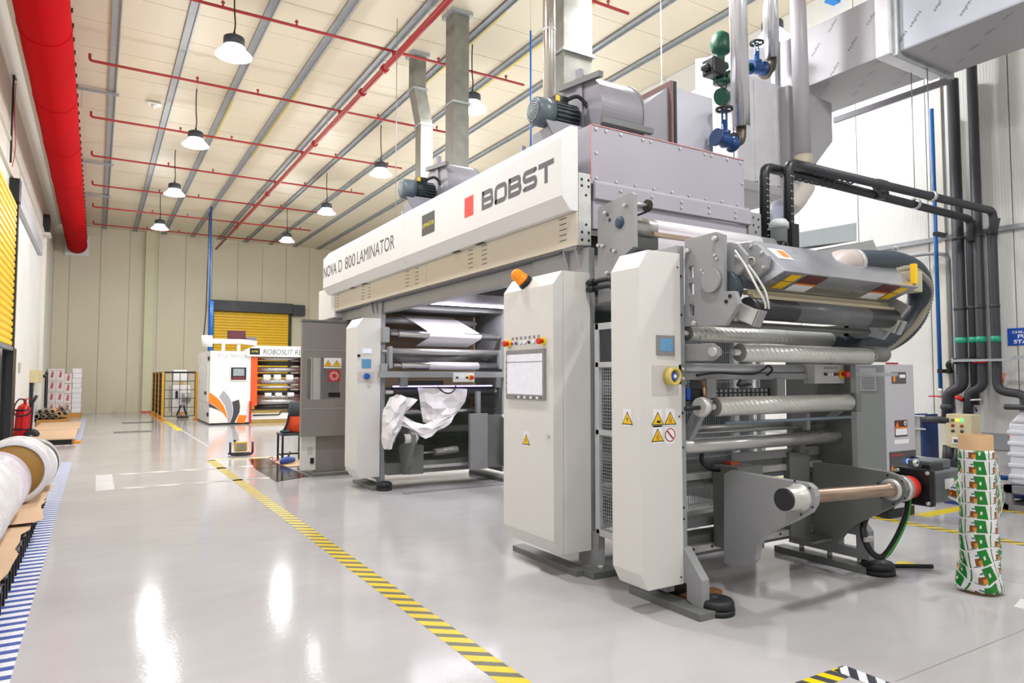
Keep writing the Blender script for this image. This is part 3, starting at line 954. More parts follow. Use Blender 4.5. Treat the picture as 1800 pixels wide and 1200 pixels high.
part('stretcher', M().bar((2.7, 12.1, .14), (3.06, 12.1, .14), .025).bar((2.7, 11.92, .14), (2.7, 12.26, .14), .025).bar((3.06, 11.92, .14), (3.06, 12.26, .14), .025), black_steel, st_)
bag = thing('tool_bag', 'orange and black tool bag sitting on the steel stool', 'bag', (2.95, 12.1, .5))
m = M()
m.lathe((2.95, 12.1, .5), (2.97, 12.1, .82), [(.13, 0), (.17, .12), (.165, .5), (.13, .85), (.1, 1)], 16)
part('body', m, mat('orange_fabric', '#d9491b', .8, bump=.5, bscale=12), bag)
part('collar', M().lathe((2.96, 12.1, .78), (2.97, 12.1, 1.02), [(.13, 0), (.14, .4), (.125, 1)], 14), mat('dark_grey_fabric', '#40454a', .8, bump=.4, bscale=14), bag)
part('strap', M().tube(spline([(2.82, 12.0, .82), (2.78, 11.98, .65), (2.72, 11.98, .53)], 5), .02, 6), black, bag)
solo('work_glove', M().ball((2.73, 12.0, .53), .06, 8, .5).ball((2.79, 11.98, .53), .045, 8, .6), mat('teal_glove', '#2d4a55', .8), 'dark teal work glove on the stool edge', 'glove')
gr = thing('angle_grinder', 'blue power tool lying on the cardboard under the stool', 'tool', (2.75, 11.75, 0))
part('body', M().tube(spline([(2.62, 11.7, .04), (2.72, 11.72, .08), (2.86, 11.8, .07)], 5), [.03, .04, .05, .055, .06, .06, .055, .05, .05, .045, .04], 10), mat('blue_tool', '#2f4ea0', .5), gr)
part('handle', M().cyl((2.74, 11.75, .08), (2.8, 11.8, .2), .018, n=8), black, gr)
solo('red_cord', M().tube(spline([(2.5, 12.1, .01), (2.55, 12.3, .05), (2.62, 12.25, .08), (2.58, 12.1, .02), (2.68, 12.1, .06), (2.74, 12.0, .01)], 6), .008, 6), mat('red_cord', '#b3483f', .5), 'tangled thin red cord on the floor by the stool', 'cord')
plate_m = mat('dark_polished_plate', '#55534f', .12, .6, var=.2, scale=4)
solo('steel_plate', M().prism([(2.33, 12.85), (2.64, 12.8), (2.66, 11.5), (2.18, 11.46)], 'Z', .0017, .006), plate_m, 'dark polished floor plate, farther of two', 'floor plate')
solo('steel_plate', M().prism([(2.18, 11.4), (2.65, 11.45), (2.7, 10.2), (2.17, 9.9)], 'Z', .0017, .006), plate_m, 'dark polished floor plate, nearer of two', 'floor plate')
solo('steel_plate', M().prism([(2.78, 11.2), (3.2, 11.2), (3.2, 10.5), (2.75, 10.5)], 'Z', .0017, .006), plate_m, 'dark polished floor plate beside the grey pedestal', 'floor plate')
solo('cardboard_sheet', M().prism([(2.6, 12.25), (3.2, 12.4), (3.2, 11.4), (2.66, 11.38)], 'Z', .0065, .016), kraft, 'cardboard sheet on the floor under the stool', 'cardboard')

# ================================================================ laminator
mw = mat('warm_white_machine_paint', '#dddbd7', .34, var=.01, scale=1.5, rvar=.02)
mwh = mat('white_fairing_paint', '#e4e3e1', .32, var=.008, scale=1.5, rvar=.01)
mbeige = mat('beige_panel_paint', '#cfc6b4', .35, var=.02)
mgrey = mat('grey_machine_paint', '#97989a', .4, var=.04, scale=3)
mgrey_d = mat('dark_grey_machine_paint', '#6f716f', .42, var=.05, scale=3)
mgrey_g = mat('grey_guard_paint', '#85817e', .4, var=.03)
mlilac = mat('lilac_grey_panel', '#a9a5af', .38, var=.03, scale=2)
under = mat('dark_underside', '#6a6a70', .3, .3, var=.06)
zinc = mat('bright_zinc', '#cfcfcc', .35, .45, var=.12, scale=12)
alu = mat('anodised_aluminium', '#d6d8db', .35, .25, var=.05)
roller = mat('grooved_aluminium_roller', '#d3d3cf', .34, .5, var=.05, scale=4, wave=('DIAGONAL', 13.0, .45))
roller_s = mat('smooth_steel_roller', '#bdbdbc', .3, .55, var=.12, scale=3, stretch=(.3, 6, 6))
shaft_m = mat('rusty_steel_shaft', '#a08c7c', .35, .75, var=.25, scale=3, stretch=(1, 8, 8))
black_roll = mat('black_rubber_roller', '#2d2f33', .4, var=.06)
grey_roll = mat('grey_sleeve_roller', '#5d6063', .35, var=.06)
web_white = mat('white_film_web', '#e4e0e6', .35, var=.03)
drape_m = mat('crumpled_white_film', '#e8e5e6', .3, var=.03, bump=.15, bscale=9)
amber = mat('amber_beacon_glass', '#f08a08', .15, var=.1, scale=30, emit=.25)
estop = mat('red_button', '#d42a1c', .3, var=0)
estop_y = mat('yellow_collar', '#ecd01a', .4, var=0)
blue_b = mat('blue_button', '#2456b0', .35, var=0)
white_b = mat('white_button', '#eeeeee', .35, var=0)
dark_b = mat('black_button', '#26262b', .35, var=0)
label_w = mat('white_label', '#eeeeee', .5, var=0)
warn_y = mat('warning_yellow', '#f2c20d', .5, var=0)
warn_k = mat('warning_black', '#2a2410', .5, var=0)
warn_r = mat('prohibition_red', '#b02a3a', .5, var=0)
screen_lit = mat('hmi_screen', '#dddde6', .2, var=.06, scale=18, emit=.25)
screen_blue = mat('blue_lcd', '#5c92b8', .2, var=.1, scale=40, emit=.15)
screen_w = mat('white_lcd', '#dfe4ee', .2, var=.15, scale=60, emit=.3)
bezel_m = mat('grey_bezel', '#8c898a', .4, var=.1, scale=40)
red_mark = mat('logo_red', '#f0372c', .4, var=0)
logo_grey = mat('logo_grey', '#58595c', .45, var=0)
vgreen_line = mat('green_air_line', '#2d8a57', .4, var=0)
oil_red = mat('signal_red_plastic', '#e23b2e', .3, var=.05)

# ---------------------------------------------------------------- overhead bridge with fairing
br = thing('laminator_bridge', 'white overhead bridge of the laminator with BOBST lettering and grey oven', 'machine', (3.9, 7.4, 2.4))
FX = 2.97
prof = [(FX, 2.82), (FX, 3.262), (3.06, 3.375), (3.126, 3.375), (3.126, 2.715), (3.05, 2.715)]
fa = part('near_fairing', M().prism(prof, 'Y', 4.2, 7.355), mwh, br, bevel=.004)
fb = part('far_fairing', M().prism(prof, 'Y', 7.36, 10.6), mwh, br, bevel=.004)
lp = part('lower_panel', M().box(3.11, 3.127, 4.2, 7.0, 2.455, 2.713), mbeige, br, bevel=.003)
lp2 = part('lower_panel', M().box(3.11, 3.127, 7.005, 10.42, 2.455, 2.713), mbeige, br, bevel=.003)
part('end_cover', M().box(3.1, 3.6, 10.43, 11.3, 2.36, 2.85), mwh, br, bevel=.01)
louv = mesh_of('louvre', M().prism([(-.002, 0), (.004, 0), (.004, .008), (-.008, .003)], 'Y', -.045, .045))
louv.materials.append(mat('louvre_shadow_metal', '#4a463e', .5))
for yy in (4.38, 5.66, 5.94, 7.26, 7.54, 8.86, 9.12, 10.28):
    for k in range(5):
        share('louvre', louv, lp if yy < 7 else lp2, (3.11, yy, 2.515 + .043 * k))
for yy in (5.7, 6.2, 9.0, 9.5):
    part('recessed_light', M().box(3.065, 3.105, yy - .07, yy + .07, 2.709, 2.716), black, fa if yy < 7.3 else fb)

def stroke(m, pts, w, x, closed=False, r=.03):
    """flat heavy letter stroke on the fairing face; pts are (s, z): s grows to the right when read"""
    p3 = [(0, a, b) for a, b in pts]
    if closed:
        p3 = [p3[-1]] + p3 + [p3[0], p3[1]]
        path = rounded(p3, r, 5)
        half = (V(p3[0]) + V(p3[1])) / 2
        path = [q for q in path]
        # cut to one full turn
        n0 = min(range(len(path) // 2), key=lambda i: (path[i] - V(p3[1])).length + 0)
        core = rounded([((V(p3[1]) + V(p3[2])) / 2)] + [V(q) for q in p3[2:-1]] + [V(p3[1]), (V(p3[1]) + V(p3[2])) / 2], r, 5)
        path = core
    else:
        path = rounded(p3, r, 5)
    vs, fs = [], []
    n = len(path)
    for i, p in enumerate(path):
        a = path[i - 1] if i else (path[-2] if closed else path[0])
        b = path[i + 1] if i < n - 1 else (path[1] if closed else path[-1])
        d = (b - a).normalized()
        nn = V((0, -d.z, d.y))
        for e in (-1, 1):
            q = p + nn * (w / 2 * e)
            vs.append((x, -q.y, q.z))
    for i in range(n - 1):
        fs.append((2 * i, 2 * i + 1, 2 * i + 3, 2 * i + 2))
    m.add(vs, fs)

def logo_letter(ch, s0, z0, w, h, t):
    m = M()
    a, b, c, d = s0 + t / 2, s0 + w - t / 2, z0 + t / 2, z0 + h - t / 2
    mid = (c + d) / 2
    x = FX - .0015
    if ch == 'O':
        stroke(m, [(a, c), (b, c), (b, d), (a, d)], t, x, True, .045)
    elif ch == 'B':
        stroke(m, [(a, c - t / 2), (a, d + t / 2)], t, x)
        stroke(m, [(a, d), (b - .01, d), (b - .01, mid), (a, mid)], t, x, False, .04)
        stroke(m, [(a, mid), (b, mid), (b, c), (a, c)], t, x - .0002, False, .04)
    elif ch == 'S':
        stroke(m, [(b, d - .012), (b, d), (a, d), (a, mid), (b, mid), (b, c), (a, c), (a, c + .012)], t, x, False, .04)
    elif ch == 'T':
        stroke(m, [(s0, d), (s0 + w, d)], t, x)
        stroke(m, [((a + b) / 2, z0), ((a + b) / 2, d)], t, x - .0002)
    return m
LW = 1.16
lw = LW / 5.32
for i, ch in enumerate('BOBST'):
    part('logo_letter', logo_letter(ch, -5.458 + i * lw * 1.08, 2.962, lw * .99, .172, .042), logo_grey, fa)
part('logo_square', M().box(FX - .002, FX, 5.622, 5.8, 2.962, 3.15), red_mark, fa)
part('nameplate', M().box(FX - .002, FX, 6.485, 6.807, 2.962, 3.185), mat('nameplate_black', '#34332f', .45, var=0), fa)
yl = MATS['yellow_lettering']
text('lettering', 'LAMINATOR', (FX - .0025, 6.795, 3.045), *LEFTFACE, .3, .045, yl, fa, bold=.02)
text('lettering', 'NOVA', (FX, 10.56, 2.962), *LEFTFACE, .66, .175, dk, fb, bold=.012)
text('lettering', 'D', (FX, 9.8, 2.962), *LEFTFACE, .17, .175, dk, fb)
text('lettering', '800', (FX, 9.5, 2.962), *LEFTFACE, .45, .175, dk, fb)
text('lettering', 'LAMINATOR', (FX, 8.97, 2.962), *LEFTFACE, 1.36, .175, dk, fb)

ov = part('oven_housing', M().box(3.25, 5.0, 4.2, 10.5, 2.95, 3.42), mlilac, br, bevel=.004)
part('oven_trim', M().prism([(4.17, 2.955), (4.2, 2.985), (4.2, 2.82), (4.17, 2.83)], 'X', 3.27, 5.05), mlilac, br, bevel=.003)
part('oven_lower_panel', M().box(3.27, 5.02, 4.2, 4.26, 2.6, 2.82), mlilac, br)
part('oven_floor', M().box(3.128, 5.0, 4.42, 10.45, 2.44, 2.6), under, br)
part('seal_strip', M().box(3.246, 3.256, 4.194, 4.2, 2.99, 3.422).box(3.25, 5.0, 4.194, 4.2, 3.416, 3.424), mat('red_seal', '#c98f8c', .5), br)
bolts(br, [(3.3 + .1, 4.199, 3.39), (3.55, 4.199, 3.39), (3.78, 4.199, 3.39), (3.87, 4.199, 3.39), (4.2, 4.199, 3.39), (4.5, 4.199, 3.39), (4.58, 4.199, 3.39), (4.78, 4.199, 3.39), (4.95, 4.199, 3.39), (3.3, 4.199, 3.2), (3.3, 4.199, 3.39), (4.97, 4.199, 3.2)], (0, -1, 0), .013, .01, zinc)
bolts(br, [(3.3 + .2 * i, 4.199, 3.0) for i in range(9)], (0, -1, 0), .012, .01, zinc)
bolts(br, [(3.52 + .33 * i, 4.169, z) for i in range(5) for z in (2.87, 2.92)], (0, -1, 0), .012, .01, zinc)
pc = part('corner_column', M().box(3.13, 3.249, 4.2, 4.4, 2.46, 3.02), zinc, br, bevel=.004)
bolts(pc, [(x, 4.2, z) for z in (2.97, 2.92, 2.56, 2.5) for x in (3.16, 3.225)] + [(3.2, 4.2, 2.85), (3.2, 4.2, 2.62)], (0, -1, 0), .011, .003, black, 'hole')
rc = part('end_bracket', M().box(5.03, 5.2, 4.18, 4.3, 2.72, 2.95), mgrey, br, bevel=.008)
bolts(rc, [(5.09, 4.18, 2.9), (5.16, 4.18, 2.89), (5.09, 4.18, 2.83), (5.16, 4.18, 2.82), (5.12, 4.18, 2.77)], (0, -1, 0), .011, .003, black, 'hole')
part('side_beam', M().box(3.22, 3.34, 4.35, 10.4, 2.3, 2.44), mgrey, br, bevel=.006)
part('cross_beam', M().box(3.345, 5.0, 6.4, 6.52, 2.32, 2.43), mgrey_d, br)
for yy in (6.9, 8.35):
    bl_ = bpy.data.lights.new('bar_light', 'AREA')
    bl_.shape = 'RECTANGLE'
    bl_.size, bl_.size_y = 1.3, .05
    bl_.energy = 16
    bl_.color = (.95, .92, 1.0)
    bo = bpy.data.objects.new('bar_light', bl_)
    COL.objects.link(bo)
    bo.parent = br
    bo.location = (4.2 - 3.9, yy + .02 - 7.4, 2.405 - 2.4)
    part('light_bar', M().box(3.5, 4.9, yy, yy + .04, 2.415, 2.435), MATS.get('lilac_tube_light') or mat('lilac_tube_light', '#efe8fb', .3, var=0, emit=6.0), br)
for yy in (4.25, 8.75):
    part('gusset', M().prism([(3.13, 2.46), (3.25, 2.46), (3.25, 2.2), (3.22, 2.2)], 'Y', yy, yy + .02), mgrey, br)
    part('gusset', M().prism([(3.13, 2.46), (3.25, 2.46), (3.25, 2.2), (3.22, 2.2)], 'Y', yy + .16, yy + .18), mgrey, br)
    part('gusset_plate', M().box(3.13, 3.25, yy - .02, yy + .22, 2.44, 2.46).box(3.24, 3.26, yy - .02, yy + .22, 2.2, 2.46), mgrey, br)
    bolts(br, [(3.24, yy + a, b) for a in (.04, .12) for b in (2.25, 2.29)], (-1, 0, 0), .012, .014, zinc)

# ---------------------------------------------------------------- cabinets / end covers
def cover(name, label, y0, y1, xf, xb, z0, z1, cz=.1, cx=.075):
    t = thing(name, label, 'cabinet', ((xf + xb) / 2, (y0 + y1) / 2, z0))
    return t, [(xf, z0 + cz), (xf, z1 - cz), (xf + cx, z1), (xb, z1), (xb, z0), (xf + cx, z0)]

def warning(parent, y, z, h, plane, kind='bolt', base=True):
    """triangular sticker; plane ('X', x) looks to -X, ('Y', y) looks to -Y; y is the horizontal centre"""
    def mk(s, zz, d):
        return (plane[1] - d, y - s, zz) if plane[0] == 'X' else (y + s, plane[1] - d, zz)
    def poly(pts, m, d, nm):
        part(nm, M().add([mk(a, b, d) for a, b in pts], [tuple(range(len(pts)))]), m, parent)
    w = h * .62
    if base:
        poly([(-w * .75, z - .012), (w * .75, z - .012), (w * .75, z + h * 1.2), (-w * .75, z + h * 1.2)], label_w, .0012, 'sticker')
    if kind == 'ban':
        c = (0, z + h * .55)
        ro, ri = h * .52, h * .44
        m = M()
        n = 28
        vs = [mk(c[0] + r * math.cos(2 * math.pi * i / n), c[1] + r * math.sin(2 * math.pi * i / n), .0018) for r in (ro, ri) for i in range(n)]
        m.add(vs, [(i, (i + 1) % n, n + (i + 1) % n, n + i) for i in range(n)])
        m.add([mk(a, b, .002) for a, b in ((-ri * .72 - .006, c[1] + ri * .68), (-ri * .68 + .006, c[1] + ri * .74), (ri * .72 + .006, c[1] - ri * .68), (ri * .68 - .006, c[1] - ri * .74))], [(0, 1, 2, 3)])
        part('prohibition_ring', m, warn_r, parent)
        return
    poly([(-w, z), (w, z), (0, z + h)], warn_k, .0018, 'triangle_border')
    poly([(-w * .82, z + h * .07), (w * .82, z + h * .07), (0, z + h * .88)], warn_y, .0024, 'triangle')
    if kind == 'bolt':
        poly([(.0, z + h * .66), (-w * .16, z + h * .38), (w * .03, z + h * .4), (-w * .02, z + h * .14), (w * .16, z + h * .48), (-w * .02, z + h * .46)], warn_k, .003, 'flash_symbol')
    elif kind == 'hand':
        poly([(-w * .05, z + h * .15), (w * .42, z + h * .15), (w * .42, z + h * .32), (-w * .05, z + h * .36), (-w * .25, z + h * .25)], warn_k, .003, 'hand_symbol')
    else:
        poly([(-w * .22, z + h * .15), (w * .22, z + h * .15), (w * .26, z + h * .35), (0, z + h * .66), (-w * .26, z + h * .35)], mat('amber_symbol_%d' % random.randint(0, 9 ** 6), '#c98a10', .5, var=0), .003, 'flame_symbol')

# control cabinet with the touch screen
c1, pf = cover('control_cabinet', 'large white control cabinet with touch screen and orange beacon', 4.13, 4.84, 2.84, 3.18, .165, 2.235)
dx = 2.93
body1 = part('body', M().box(dx + .003, 3.18, 4.13, 4.84, .165, 2.235), mw, c1, bevel=.003)
door1 = part('door', M().prism([(2.84, .27), (2.84, 2.13), (2.92, 2.235), (dx, 2.235), (dx, .165), (2.9, .165)], 'Y', 4.13, 4.84), mw, c1, bevel=.003)
CXF = 2.84
HM = [(4.771, 1.643), (4.221, 1.661), (4.771, 1.282), (4.222, 1.275)]
ya, yb_ = HM[0][0], HM[1][0]
zt, zb = 1.66, 1.275
hm = part('touch_panel', M().box(CXF - .02, CXF, yb_, ya, zb, zt), bezel_m, c1, bevel=.003)
part('screen', M().box(CXF - .0215, CXF - .0195, yb_ + .022, ya - .02, zb + .04, zt - .035), screen_lit, hm)
part('screen_line', M().box(CXF - .0225, CXF - .0215, yb_ + .022, ya - .02, zt - .098, zt - .092), bezel_m, hm)
for k in range(9):
    part('softkey', M().box(CXF - .0225, CXF - .0205, yb_ + .035 + k * .044, yb_ + .062 + k * .044, zb + .01, zb + .028), label_w if k % 2 else mat('softkey_grey_%d' % k, '#6d6a70', .4, var=0), hm)
for k in range(5):
    part('softkey', M().box(CXF - .0225, CXF - .0205, ya - .013, ya - .004, zb + .06 + k * .055, zb + .085 + k * .055), MATS['softkey_grey_0'], hm)
YB0, YB1 = (4.771, 1.694)[0], (4.221, 1.682)[0]
zbtn = 1.715
def estop_btn(parent, p, axis, r=.024):
    a = V(axis)
    p = V(p)
    part('emergency_collar', M().cyl(p, p + a * .012, r * 1.35, n=18), estop_y, parent)
    part('emergency_stop', M().lathe(p + a * .01, p + a * .06, [(r * .6, 0), (r * .6, .4), (r, .5), (r, .85), (r * .8, 1)], 18), estop, parent)
estop_btn(c1, (CXF, YB0 - .02, zbtn), (-1, 0, 0))
estop_btn(c1, (CXF, YB1 + .03, zbtn), (-1, 0, 0))
for k, mm in enumerate((estop, blue_b, white_b, white_b, dark_b, white_b, white_b)):
    yy = YB0 - .075 - k * (YB0 - YB1 - .15) / 6.4
    part('push_button', M().cyl((CXF, yy, zbtn), (CXF - .014, yy, zbtn), .012, n=14), mm, c1)
    part('button_bezel', M().ring((CXF, yy, zbtn), (CXF - .006, yy, zbtn), .016, .0125, 14), zinc, c1)
    part('button_tag', M().box(CXF - .001, CXF, yy - .016, yy + .016, zbtn + .026, zbtn + .05), bezel_m, c1)
warning(c1, (4.497, 0.988)[0], .93, .085, ('X', CXF))
part('lock', M().cyl((CXF, (4.194, 1.077)[0], 1.02), (CXF - .012, (4.194, 1.077)[0], 1.02), .016, n=14), zinc, c1)
be = thing('warning_beacon', 'orange warning beacon on the sloped top of the control cabinet', 'beacon', (2.88, 4.56, 2.18))
p0 = V((2.885, 4.56, 2.185))
ax = V((-.8, .12, .62)).normalized()
part('base', M().lathe(p0, p0 + ax * .035, [(.062, 0), (.06, .8), (.055, 1)], 20), black, be)
part('lens', M().lathe(p0 + ax * .035, p0 + ax * .15, [(.052, 0), (.056, .1), (.056, .2), (.05, .22), (.05, .62), (.043, .8), (.028, .94), (.005, 1)], 20), amber, be)
f1 = thing('frame_foot', 'grey steel foot plate under the control cabinet', 'frame foot', (3.2, 4.3, 0))
part('foot_plate', M().box(3.08, 3.3, 3.98, 4.12, .0, .05).box(3.02, 3.14, 4.1, 5.0, .0, .045), mgrey_d, f1, bevel=.004)
part('leg', M().box(3.19, 3.25, 4.06, 4.3, .05, .3), mgrey, f1)
part('bolt', M().cyl((3.2, 4.05, .05), (3.2, 4.05, .07), .02, n=8), zinc, f1)

# near end cover with warning stickers
c2, pf = cover('end_cover_cabinet', 'tall white end cover with four warning stickers on the unwinder', 3.2, 3.47, 2.84, 3.19, .155, 2.235)
part('body', M().prism([(2.84, .258), (2.84, 2.125), (2.915, 2.24), (3.19, 2.24), (3.19, .155), (2.895, .155)], 'Y', 3.2, 3.47), mw, c2, bevel=.004)
CY = 3.2
lcd = part('display', M().box(*[(2.976, 3.200, 1.705)[0], (3.126, 3.200, 1.710)[0]], CY - .012, CY, 1.585, 1.71), bezel_m, c2, bevel=.003)
part('screen', M().box((3.000, 3.200, 1.688)[0], (3.106, 3.200, 1.691)[0], CY - .0135, CY - .0115, 1.61, 1.69), screen_blue, lcd)
part('mount_plate', M().box((2.941, 3.200, 1.528)[0], (3.162, 3.200, 1.530)[0], CY - .003, CY, 1.335, 1.52), mat('pale_plate', '#c9c6c0', .4, var=0), c2)
tz = (3.083, 3.200, 1.454)
tr_ = thing('tape_roll', 'roll of yellow tape hung on the main switch of the end cover', 'tape roll', (tz[0], CY - .05, tz[2] - .05))
part('roll', M().ring((tz[0], CY - .004, tz[2]), (tz[0] + .004, CY - .055, tz[2]), .056, .04, 28), mat('yellow_tape_roll', '#dcc46a', .4), tr_)
sw = thing('rotary_switch', 'blue rotary switch inside the yellow tape roll', 'switch', (tz[0], CY - .02, tz[2] - .03))
part('knob', M().lathe((tz[0], CY - .003, tz[2]), (tz[0] + .003, CY - .05, tz[2]), [(.036, 0), (.036, .4), (.026, .5), (.024, 1)], 20), blue_b, sw)
part('label', M().cyl((tz[0] + .003, CY - .05, tz[2]), (tz[0] + .003, CY - .053, tz[2]), .012, n=14), label_w, sw)
warning(c2, (2.983, 3.200, 1.159)[0], (2.983, 3.200, 1.152)[2], .083, ('Y', CY), 'hand')
warning(c2, (3.088, 3.200, 1.155)[0], (3.088, 3.200, 1.151)[2], .083, ('Y', CY), 'flame')
warning(c2, (2.981, 3.200, 1.050)[0], (2.981, 3.200, 1.050)[2], .083, ('Y', CY), 'flame')
warning(c2, (3.086, 3.200, 1.045)[0], (3.086, 3.200, 1.042)[2], .083, ('Y', CY), 'ban')
warning(c2, (3.316, 1.153)[0], (3.316, 1.153)[1], .083, ('X', 2.84), 'bolt')
bolts(c2, [(3.165, CY, 2.15), (3.165, CY, .2), (3.165, CY, 1.2)], (0, -1, 0), .006, .004, black, 'screw')

# far end cover
c3, pf = cover('end_cover_cabinet', 'far white end cover with a blue rotary switch beside the draped film', 8.6, 9.06, 2.86, 3.18, .155, 2.215)
part('body', M().prism([(2.86, .27), (2.86, 2.1), (2.935, 2.215), (3.18, 2.215), (3.18, .155), (2.92, .155)], 'Y', 8.6, 9.06), mw, c3, bevel=.004)
def on8(x, z):
    return x, z
part('display', M().box((2.931, 8.600, 1.781)[0], (3.053, 8.600, 1.784)[0], 8.588, 8.6, (2.992, 8.600, 1.753)[2], (2.992, 8.600, 1.819)[2]), screen_w, c3)
part('display', M().box((2.924, 8.600, 1.781)[0], (3.046, 8.600, 1.784)[0], 8.588, 8.6, (2.994, 8.600, 1.569)[2], (2.993, 8.600, 1.679)[2]), screen_blue, c3)
part('mount_plate', M().box((2.871, 8.600, 1.780)[0], (3.084, 8.600, 1.784)[0], 8.596, 8.6, (2.996, 8.600, 1.378)[2], (2.995, 8.600, 1.517)[2]), MATS['pale_plate'], c3)
q = (2.988, 8.600, 1.459)
part('rotary_switch', M().lathe((q[0], 8.596, q[2]), (q[0], 8.53, q[2]), [(.04, 0), (.04, .3), (.033, .5), (.03, 1)], 16), blue_b, c3)
q = (2.879, 8.600, 1.722)
part('key_switch', M().cyl((q[0], 8.6, q[2]), (q[0], 8.57, q[2]), .018, n=10), black, c3)
f3 = thing('frame_foot', 'black levelling foot under the far end cover', 'frame foot', (3.2, 8.5, 0))
part('leg', M().box(3.19, 3.25, 8.6, 8.75, .05, .35), mgrey, f3)
part('foot_plate', M().box(3.05, 3.25, 8.5, 9.3, 0, .045), mgrey_d, f3, bevel=.004)
part('levelling_puck', M().lathe((3.2, 8.48, 0), (3.2, 8.48, .11), [(.1, 0), (.1, .25), (.085, .35), (.1, .4), (.095, .85), (.06, 1)], 24), black_rubber, f3)

# ---------------------------------------------------------------- near unwinder station
un = thing('unwinder_station', 'near unwinder frame of the laminator with rollers and reel shaft', 'machine', (4.1, 3.4, 0))
part('operator_frame', M().box(3.19, 3.25, 3.225, 3.6, .3, 2.3), mgrey, un, bevel=.004)
bolts(un, [(3.22, 3.225, z) for z in (.55, .62, 1.0, 1.22, 1.85, 2.1)], (0, -1, 0), .008, .004, black)
part('operator_foot', M().prism([(3.05, .02), (3.05, .21), (3.2, .38), (3.6, .38), (3.6, .06), (3.35, .06), (3.35, .16), (3.18, .16), (3.18, .06)], 'X', 3.19, 3.255), mgrey, un, bevel=.004)
part('foot_plate', M().box(3.1, 3.235, 2.98, 3.62, 0, .045), mgrey_d, un, bevel=.004)
part('levelling_puck', M().lathe((3.31, 3.05, 0), (3.31, 3.05, .088), [(.108, 0), (.112, .02), (.112, .38), (.1, .39), (.1, .46), (.11, .47), (.108, .8), (.096, .99), (.03, 1), (.026, .9)], 32), black_rubber, un)
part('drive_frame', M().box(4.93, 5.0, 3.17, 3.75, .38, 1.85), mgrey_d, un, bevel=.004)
drive_foot = plate_with_holes([(3.06, .09), (3.06, .3), (3.18, .45), (3.2, .52), (3.75, .52), (3.75, .09)], [[(3.16, .16), (3.16, .26), (3.3, .26), (3.3, .16)], [(3.42, .16), (3.42, .26), (3.58, .26), (3.58, .16)]], 'X', 4.93, 5.0)
part('drive_foot', drive_foot, mgrey, un, bevel=.003)
part('foot_plate', M().box(4.87, 5.0, 3.05, 3.85, .0, .05), mgrey_d, un, bevel=.004)
for yy in (3.15, 3.4, 3.65):
    part('levelling_bolt', M().cyl((4.96, yy, .05), (4.96, yy, .09), .02, n=8), zinc, un)
part('levelling_puck', M().lathe((4.99, 3.03, 0), (4.99, 3.03, .088), [(.112, 0), (.116, .02), (.116, .38), (.103, .39), (.103, .46), (.113, .47), (.111, .8), (.098, .99), (.03, 1), (.026, .9)], 32), black_rubber, un)

def rl(x0, x1, y, z, r, m, name='roller', end=True):
    o = part(name, M().cyl((x0, y, z), (x1, y, z), r, n=28), m, un)
    if end:
        part('end_cap', M().lathe((x0 - .008, y, z), (x0, y, z), [(r * .55, 0), (r * .96, .3), (r * .96, 1)], 24), mgrey_d, o)
        part('journal', M().cyl((x0 - .06, y, z), (x1 + .06, y, z), r * .35, n=12), zinc, o)
    return o
rl(3.3, 4.8, 3.25, 1.735, .052, roller)
rl(3.5, 4.88, 3.0, 1.605, .058, roller)
rl(3.42, 4.84, 3.14, 1.258, .062, roller)
rl(3.26, 4.92, 3.29, .992, .046, roller_s, end=False)
rl(3.26, 4.92, 3.5, 1.085, .02, roller_s, 'guide_bar', False)
rl(3.3, 4.92, 3.36, 1.07, .012, roller_s, 'guide_bar', False)
rl(3.5, 4.9, 3.12, 1.15, .011, mat('blue_grey_rod', '#6c7a88', .35), 'guide_bar', False)
rl(3.36, 4.85, 2.97, 1.78, .02, mgrey_d, 'guide_bar', False)
part('swing_bracket', M().prism([(3.26, 1.66), (3.02, 1.66), (2.97, 1.63), (2.97, 1.58), (3.02, 1.55), (3.26, 1.55)], 'X', 3.26, 3.3), mgrey, un, bevel=.004)
part('arm_bearing', M().cyl((3.25, 3.0, 1.605), (3.31, 3.0, 1.605), .03, n=14), zinc, un)
part('right_arm', M().prism([(3.3, 1.68), (3.0, 1.67), (2.94, 1.6), (3.0, 1.54), (3.3, 1.54)], 'X', 4.9, 4.93), mgrey, un, bevel=.004)
part('bearing_block', M().box(4.86, 4.93, 3.08, 3.2, 1.19, 1.33), mgrey_d, un, bevel=.01)
part('tension_lever', M().prism([(3.3, 1.0), (3.36, 1.06), (3.18, 1.32), (3.1, 1.3)], 'X', 3.33, 3.37), mgrey, un, bevel=.006)
part('bearing_housing', M().lathe((3.28, 3.14, 1.258), (3.36, 3.14, 1.258), [(.06, 0), (.066, .4), (.04, 1)], 20), zinc, un)
part('tension_handle', M().cyl((3.16, 3.14, 1.25), (3.3, 3.14, 1.255), .014, n=10), black, un)
part('tension_lever', M().prism([(3.4, 1.1), (3.3, 1.12), (3.12, 1.25), (3.14, 1.3)], 'X', 4.86, 4.9), mgrey, un, bevel=.006)
part('air_cylinder_rod', M().cyl((3.4, 3.2, 1.28), (3.4, 3.22, 1.42), .014, n=10), mat('brass_rod', '#b08d6a', .3, .8), un)
part('rod_clevis', M().box(3.38, 3.43, 3.16, 3.24, 1.24, 1.3), mat('bronze_clevis', '#a58572', .4, .6), un)
bmx = part('sensor_beam', M().box(3.17, 4.57, 3.28, 3.42, 1.43, 1.475), mgrey, un, bevel=.004)
part('beam_profile', M().lathe((3.25, 3.33, 1.505), (4.57, 3.33, 1.505), [(.036, 0), (.036, 1)], 18), alu, un)
part('beam_end', M().box(3.165, 3.235, 3.2, 3.24, 1.4, 1.53), mgrey_d, un, bevel=.003)
bolts(un, [(3.2, 3.2, 1.44), (3.2, 3.2, 1.5)], (0, -1, 0), .011, .01, zinc)
